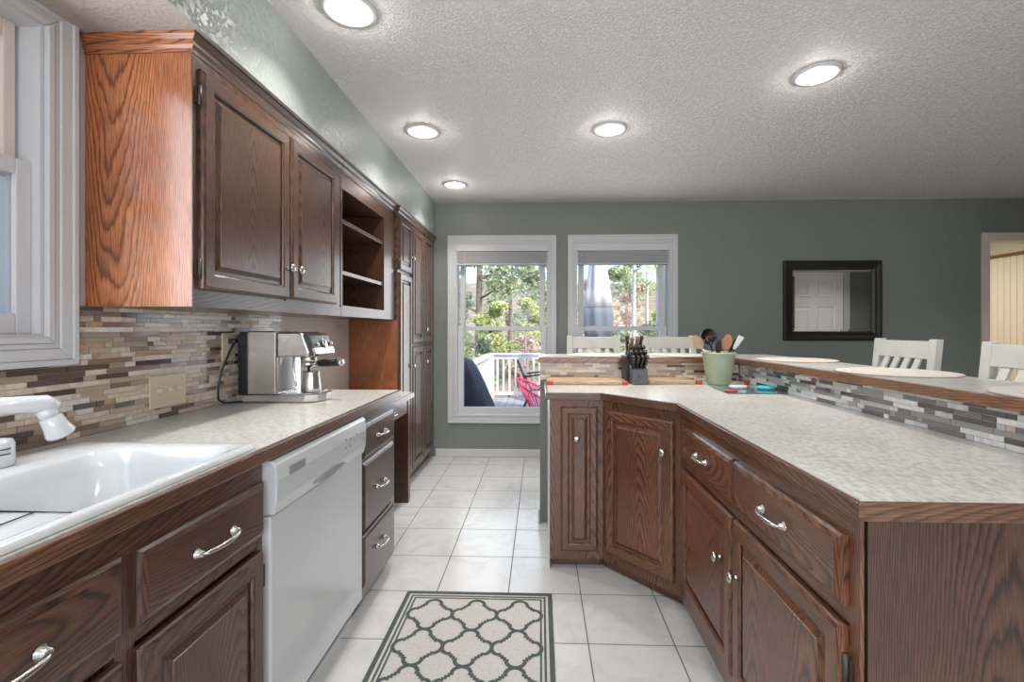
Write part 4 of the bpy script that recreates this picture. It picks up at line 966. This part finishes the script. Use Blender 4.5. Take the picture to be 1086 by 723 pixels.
for s in (-.26,.26):
    mb = MB(); mb.tube([(-.38,8.0+s,.70),(-.26,8.0+s,.40),(-.14,8.0+s,.20),(.36,8.0+s,.22)], .018); mb.build('side_rail', M['black'], t)
    mb = MB(); mb.tube([(-.26,8.0+s,.42),(.05,8.0+s,.46),(.34,8.0+s,.43),(.38,8.0+s,-.19)], .014); mb.build('arm', M['black'], t)
    mb = MB(); mb.tube([(-.14,8.0+s,.20),(-.3,8.0+s,-.19)], .014); mb.build('leg', M['black'], t)
mb = MB(); mb.add([(-.38,7.74,.70),(-.38,8.26,.70),(-.14,8.26,.20),(-.14,7.74,.20),(-.372,7.74,.705),(-.372,8.26,.705),(-.132,8.26,.207),(-.132,7.74,.207)], [(0,1,2,3),(7,6,5,4),(0,4,5,1),(2,6,7,3)], 0)
mb.box((-.14,7.74,.20),(.36,8.26,.212)); mb.build('sling', M['grey_plastic'], t)

# ------------------------------------------------------------------ outside: trees
def tree(name, lb, x, y, h, r, leaf, n, size, trunk=.12, bark='bark', zc0=.25, z0=-3.0, clumps=9, seed=0, group='trees beyond the deck'):
    rnd = random.Random(seed); t = thing(name, lb, 'tree', (x,y,z0), group=group)
    mb = MB(); pts = []; cx, cy = x, y
    for k in range(7): pts.append((cx, cy, z0+h*k/6)); cx += rnd.uniform(-.05,.05)*trunk*6; cy += rnd.uniform(-.04,.04)
    mb.tube(pts, [trunk*(1-.11*k) for k in range(7)], seg=8)
    cl = []
    for k in range(clumps):
        f = zc0+(1-zc0)*(k+.5)/clumps; a = rnd.uniform(0,2*PI); rr = r*(1.15-.8*f)*rnd.uniform(.25,.75)
        c = (x+rr*math.cos(a), y+rr*math.sin(a), z0+h*f); cl.append((c, r*(1.1-.75*f)*rnd.uniform(.45,.7)))
        mb.tube([(x,y,z0+h*f-.5*rr), c], [trunk*.3,.02], seg=5)
    mb.build('trunk', M[bark], t)
    if n:
        v = []; fs = []
        for i in range(n):
            c, cr = rnd.choice(cl)
            while True:
                p = Vector((rnd.uniform(-1,1),rnd.uniform(-1,1),rnd.uniform(-1,1)))
                if p.length < 1: break
            p = Vector((c[0]+p.x*cr, c[1]+p.y*cr, c[2]+p.z*cr*.6))
            u = Vector((rnd.gauss(0,1),rnd.gauss(0,1),rnd.gauss(0,.6))).normalized(); w = u.cross(Vector((rnd.gauss(0,1),rnd.gauss(0,1),rnd.gauss(0,1)))).normalized()
            s_ = size*rnd.uniform(.5,1.3); b = len(v); v += [p-u*s_, p+w*s_*.45, p+u*s_, p-w*s_*.45]; fs.append((b,b+1,b+2,b+3))
        m = MB(); m.v = v; m.f = fs; m.m = [0]*n; m.sm = [False]*n; m.g = [Vector((0,0,1))]*n; m.o = [(0,0)]*n
        o = m.build('foliage', M[leaf], t); o['kind'] = 'stuff'
def gx(px, Y): return (px-572.7)/487*Y
tree('pine_tree', 'tall pine with dark trunk in the left half of the left window', gx(508,15.5), 15.5, 9.5, 2.0, 'leaf_pine', 2700, 0.112, .16, zc0=.52, seed=1)
tree('pine_tree', 'tall pine with thin trunk near the middle of the left window', gx(541,21), 21, 11, 2.4, 'leaf_pine', 3600, 0.112, .14, zc0=.50, seed=2)
tree('pine_tree', 'pine at the right side of the left window', gx(575,26), 26, 12, 2.6, 'leaf_pine', 4320, 0.132, .16, zc0=.35, seed=3)
tree('broadleaf_shrub', 'yellow green bush top in the middle of the left window', gx(520,13.5), 13.5, 5.0, 1.2, 'leaf_yellow', 2700, 0.066, .07, zc0=.72, clumps=7, seed=4)
tree('broadleaf_shrub', 'yellow green bush top at the right of the left window', gx(560,13.2), 13.2, 5.1, 1.1, 'leaf_yellow', 2700, 0.066, .07, zc0=.72, clumps=7, seed=5)
tree('broadleaf_shrub', 'mid green bush above the railing in the left window', gx(508,11.7), 11.7, 4.1, 1.1, 'leaf_mid', 2700, 0.066, .07, zc0=.55, clumps=7, seed=6)
tree('oak_tree', 'oak with dry brown leaves at the right of the left window', gx(560,11.6), 11.6, 4.05, 1.15, 'leaf_brown', 3780, 0.073, .08, zc0=.5, clumps=9, seed=7)
tree('oak_tree', 'oak with dry brown leaves at the left of the right window', gx(628,15), 15, 5.8, 1.9, 'leaf_brown', 4320, 0.073, .08, zc0=.4, clumps=10, seed=8)
tree('oak_tree', 'oak with dry brown leaves in the middle of the right window', gx(668,18.8), 18.8, 6.0, 1.6, 'leaf_brown', 2700, 0.073, .08, zc0=.6, clumps=8, seed=9)
tree('pine_tree', 'green pine filling the middle of the right window', gx(662,22), 22, 10.5, 2.3, 'leaf_mid', 5760, 0.112, .18, zc0=.30, seed=10)
tree('pine_tree', 'green pine at the right of the right window', gx(712,18), 18, 9.5, 1.8, 'leaf_pine', 3960, 0.112, .16, zc0=.42, seed=11)
tree('broadleaf_shrub', 'yellow green bush at the right edge of the right window', gx(703,14), 14, 4.8, 1.1, 'leaf_yellow', 1620, 0.066, .07, zc0=.72, clumps=5, seed=12)
tree('broadleaf_shrub', 'mid green bush low in the middle of the right window', gx(655,12.5), 12.5, 4.2, 1.4, 'leaf_mid', 3240, 0.066, .07, zc0=.45, clumps=8, seed=13)
tree('broadleaf_shrub', 'mid green bush low at the right of the right window', gx(697,14.9), 14.9, 4.7, 1.4, 'leaf_mid', 2880, 0.066, .07, zc0=.45, clumps=8, seed=14)
for k, (px, Y, lb) in enumerate(((671,10.9,'pale slender birch trunk in the middle of the right window'),(686,14.5,'pale birch trunk right of the middle birch in the right window'),(697,10.7,'pale slender birch trunk at the right side of the right window'))):
    tree('birch_tree', lb, gx(px,Y), Y, 9, 1.2, 'leaf_yellow', 160, .08, .075, 'birch', zc0=.6, clumps=5, seed=20+k)
for k, (px, Y, h) in enumerate(((480,30,10),(520,33,11),(560,31,9.5),(600,32,11),(640,30,10),(680,33,11.5),(720,31,10.5),(760,30,10))):
    tree('distant_tree', 'distant hazy green tree at the edge of the woods', gx(px,Y), Y+(k%2)*4, h-1.8, 2.1, 'leaf_mid' if k % 2 else 'leaf_pine', 2340, 0.132, .14, zc0=.12, clumps=12, seed=40+k, group='distant trees at the edge of the woods')
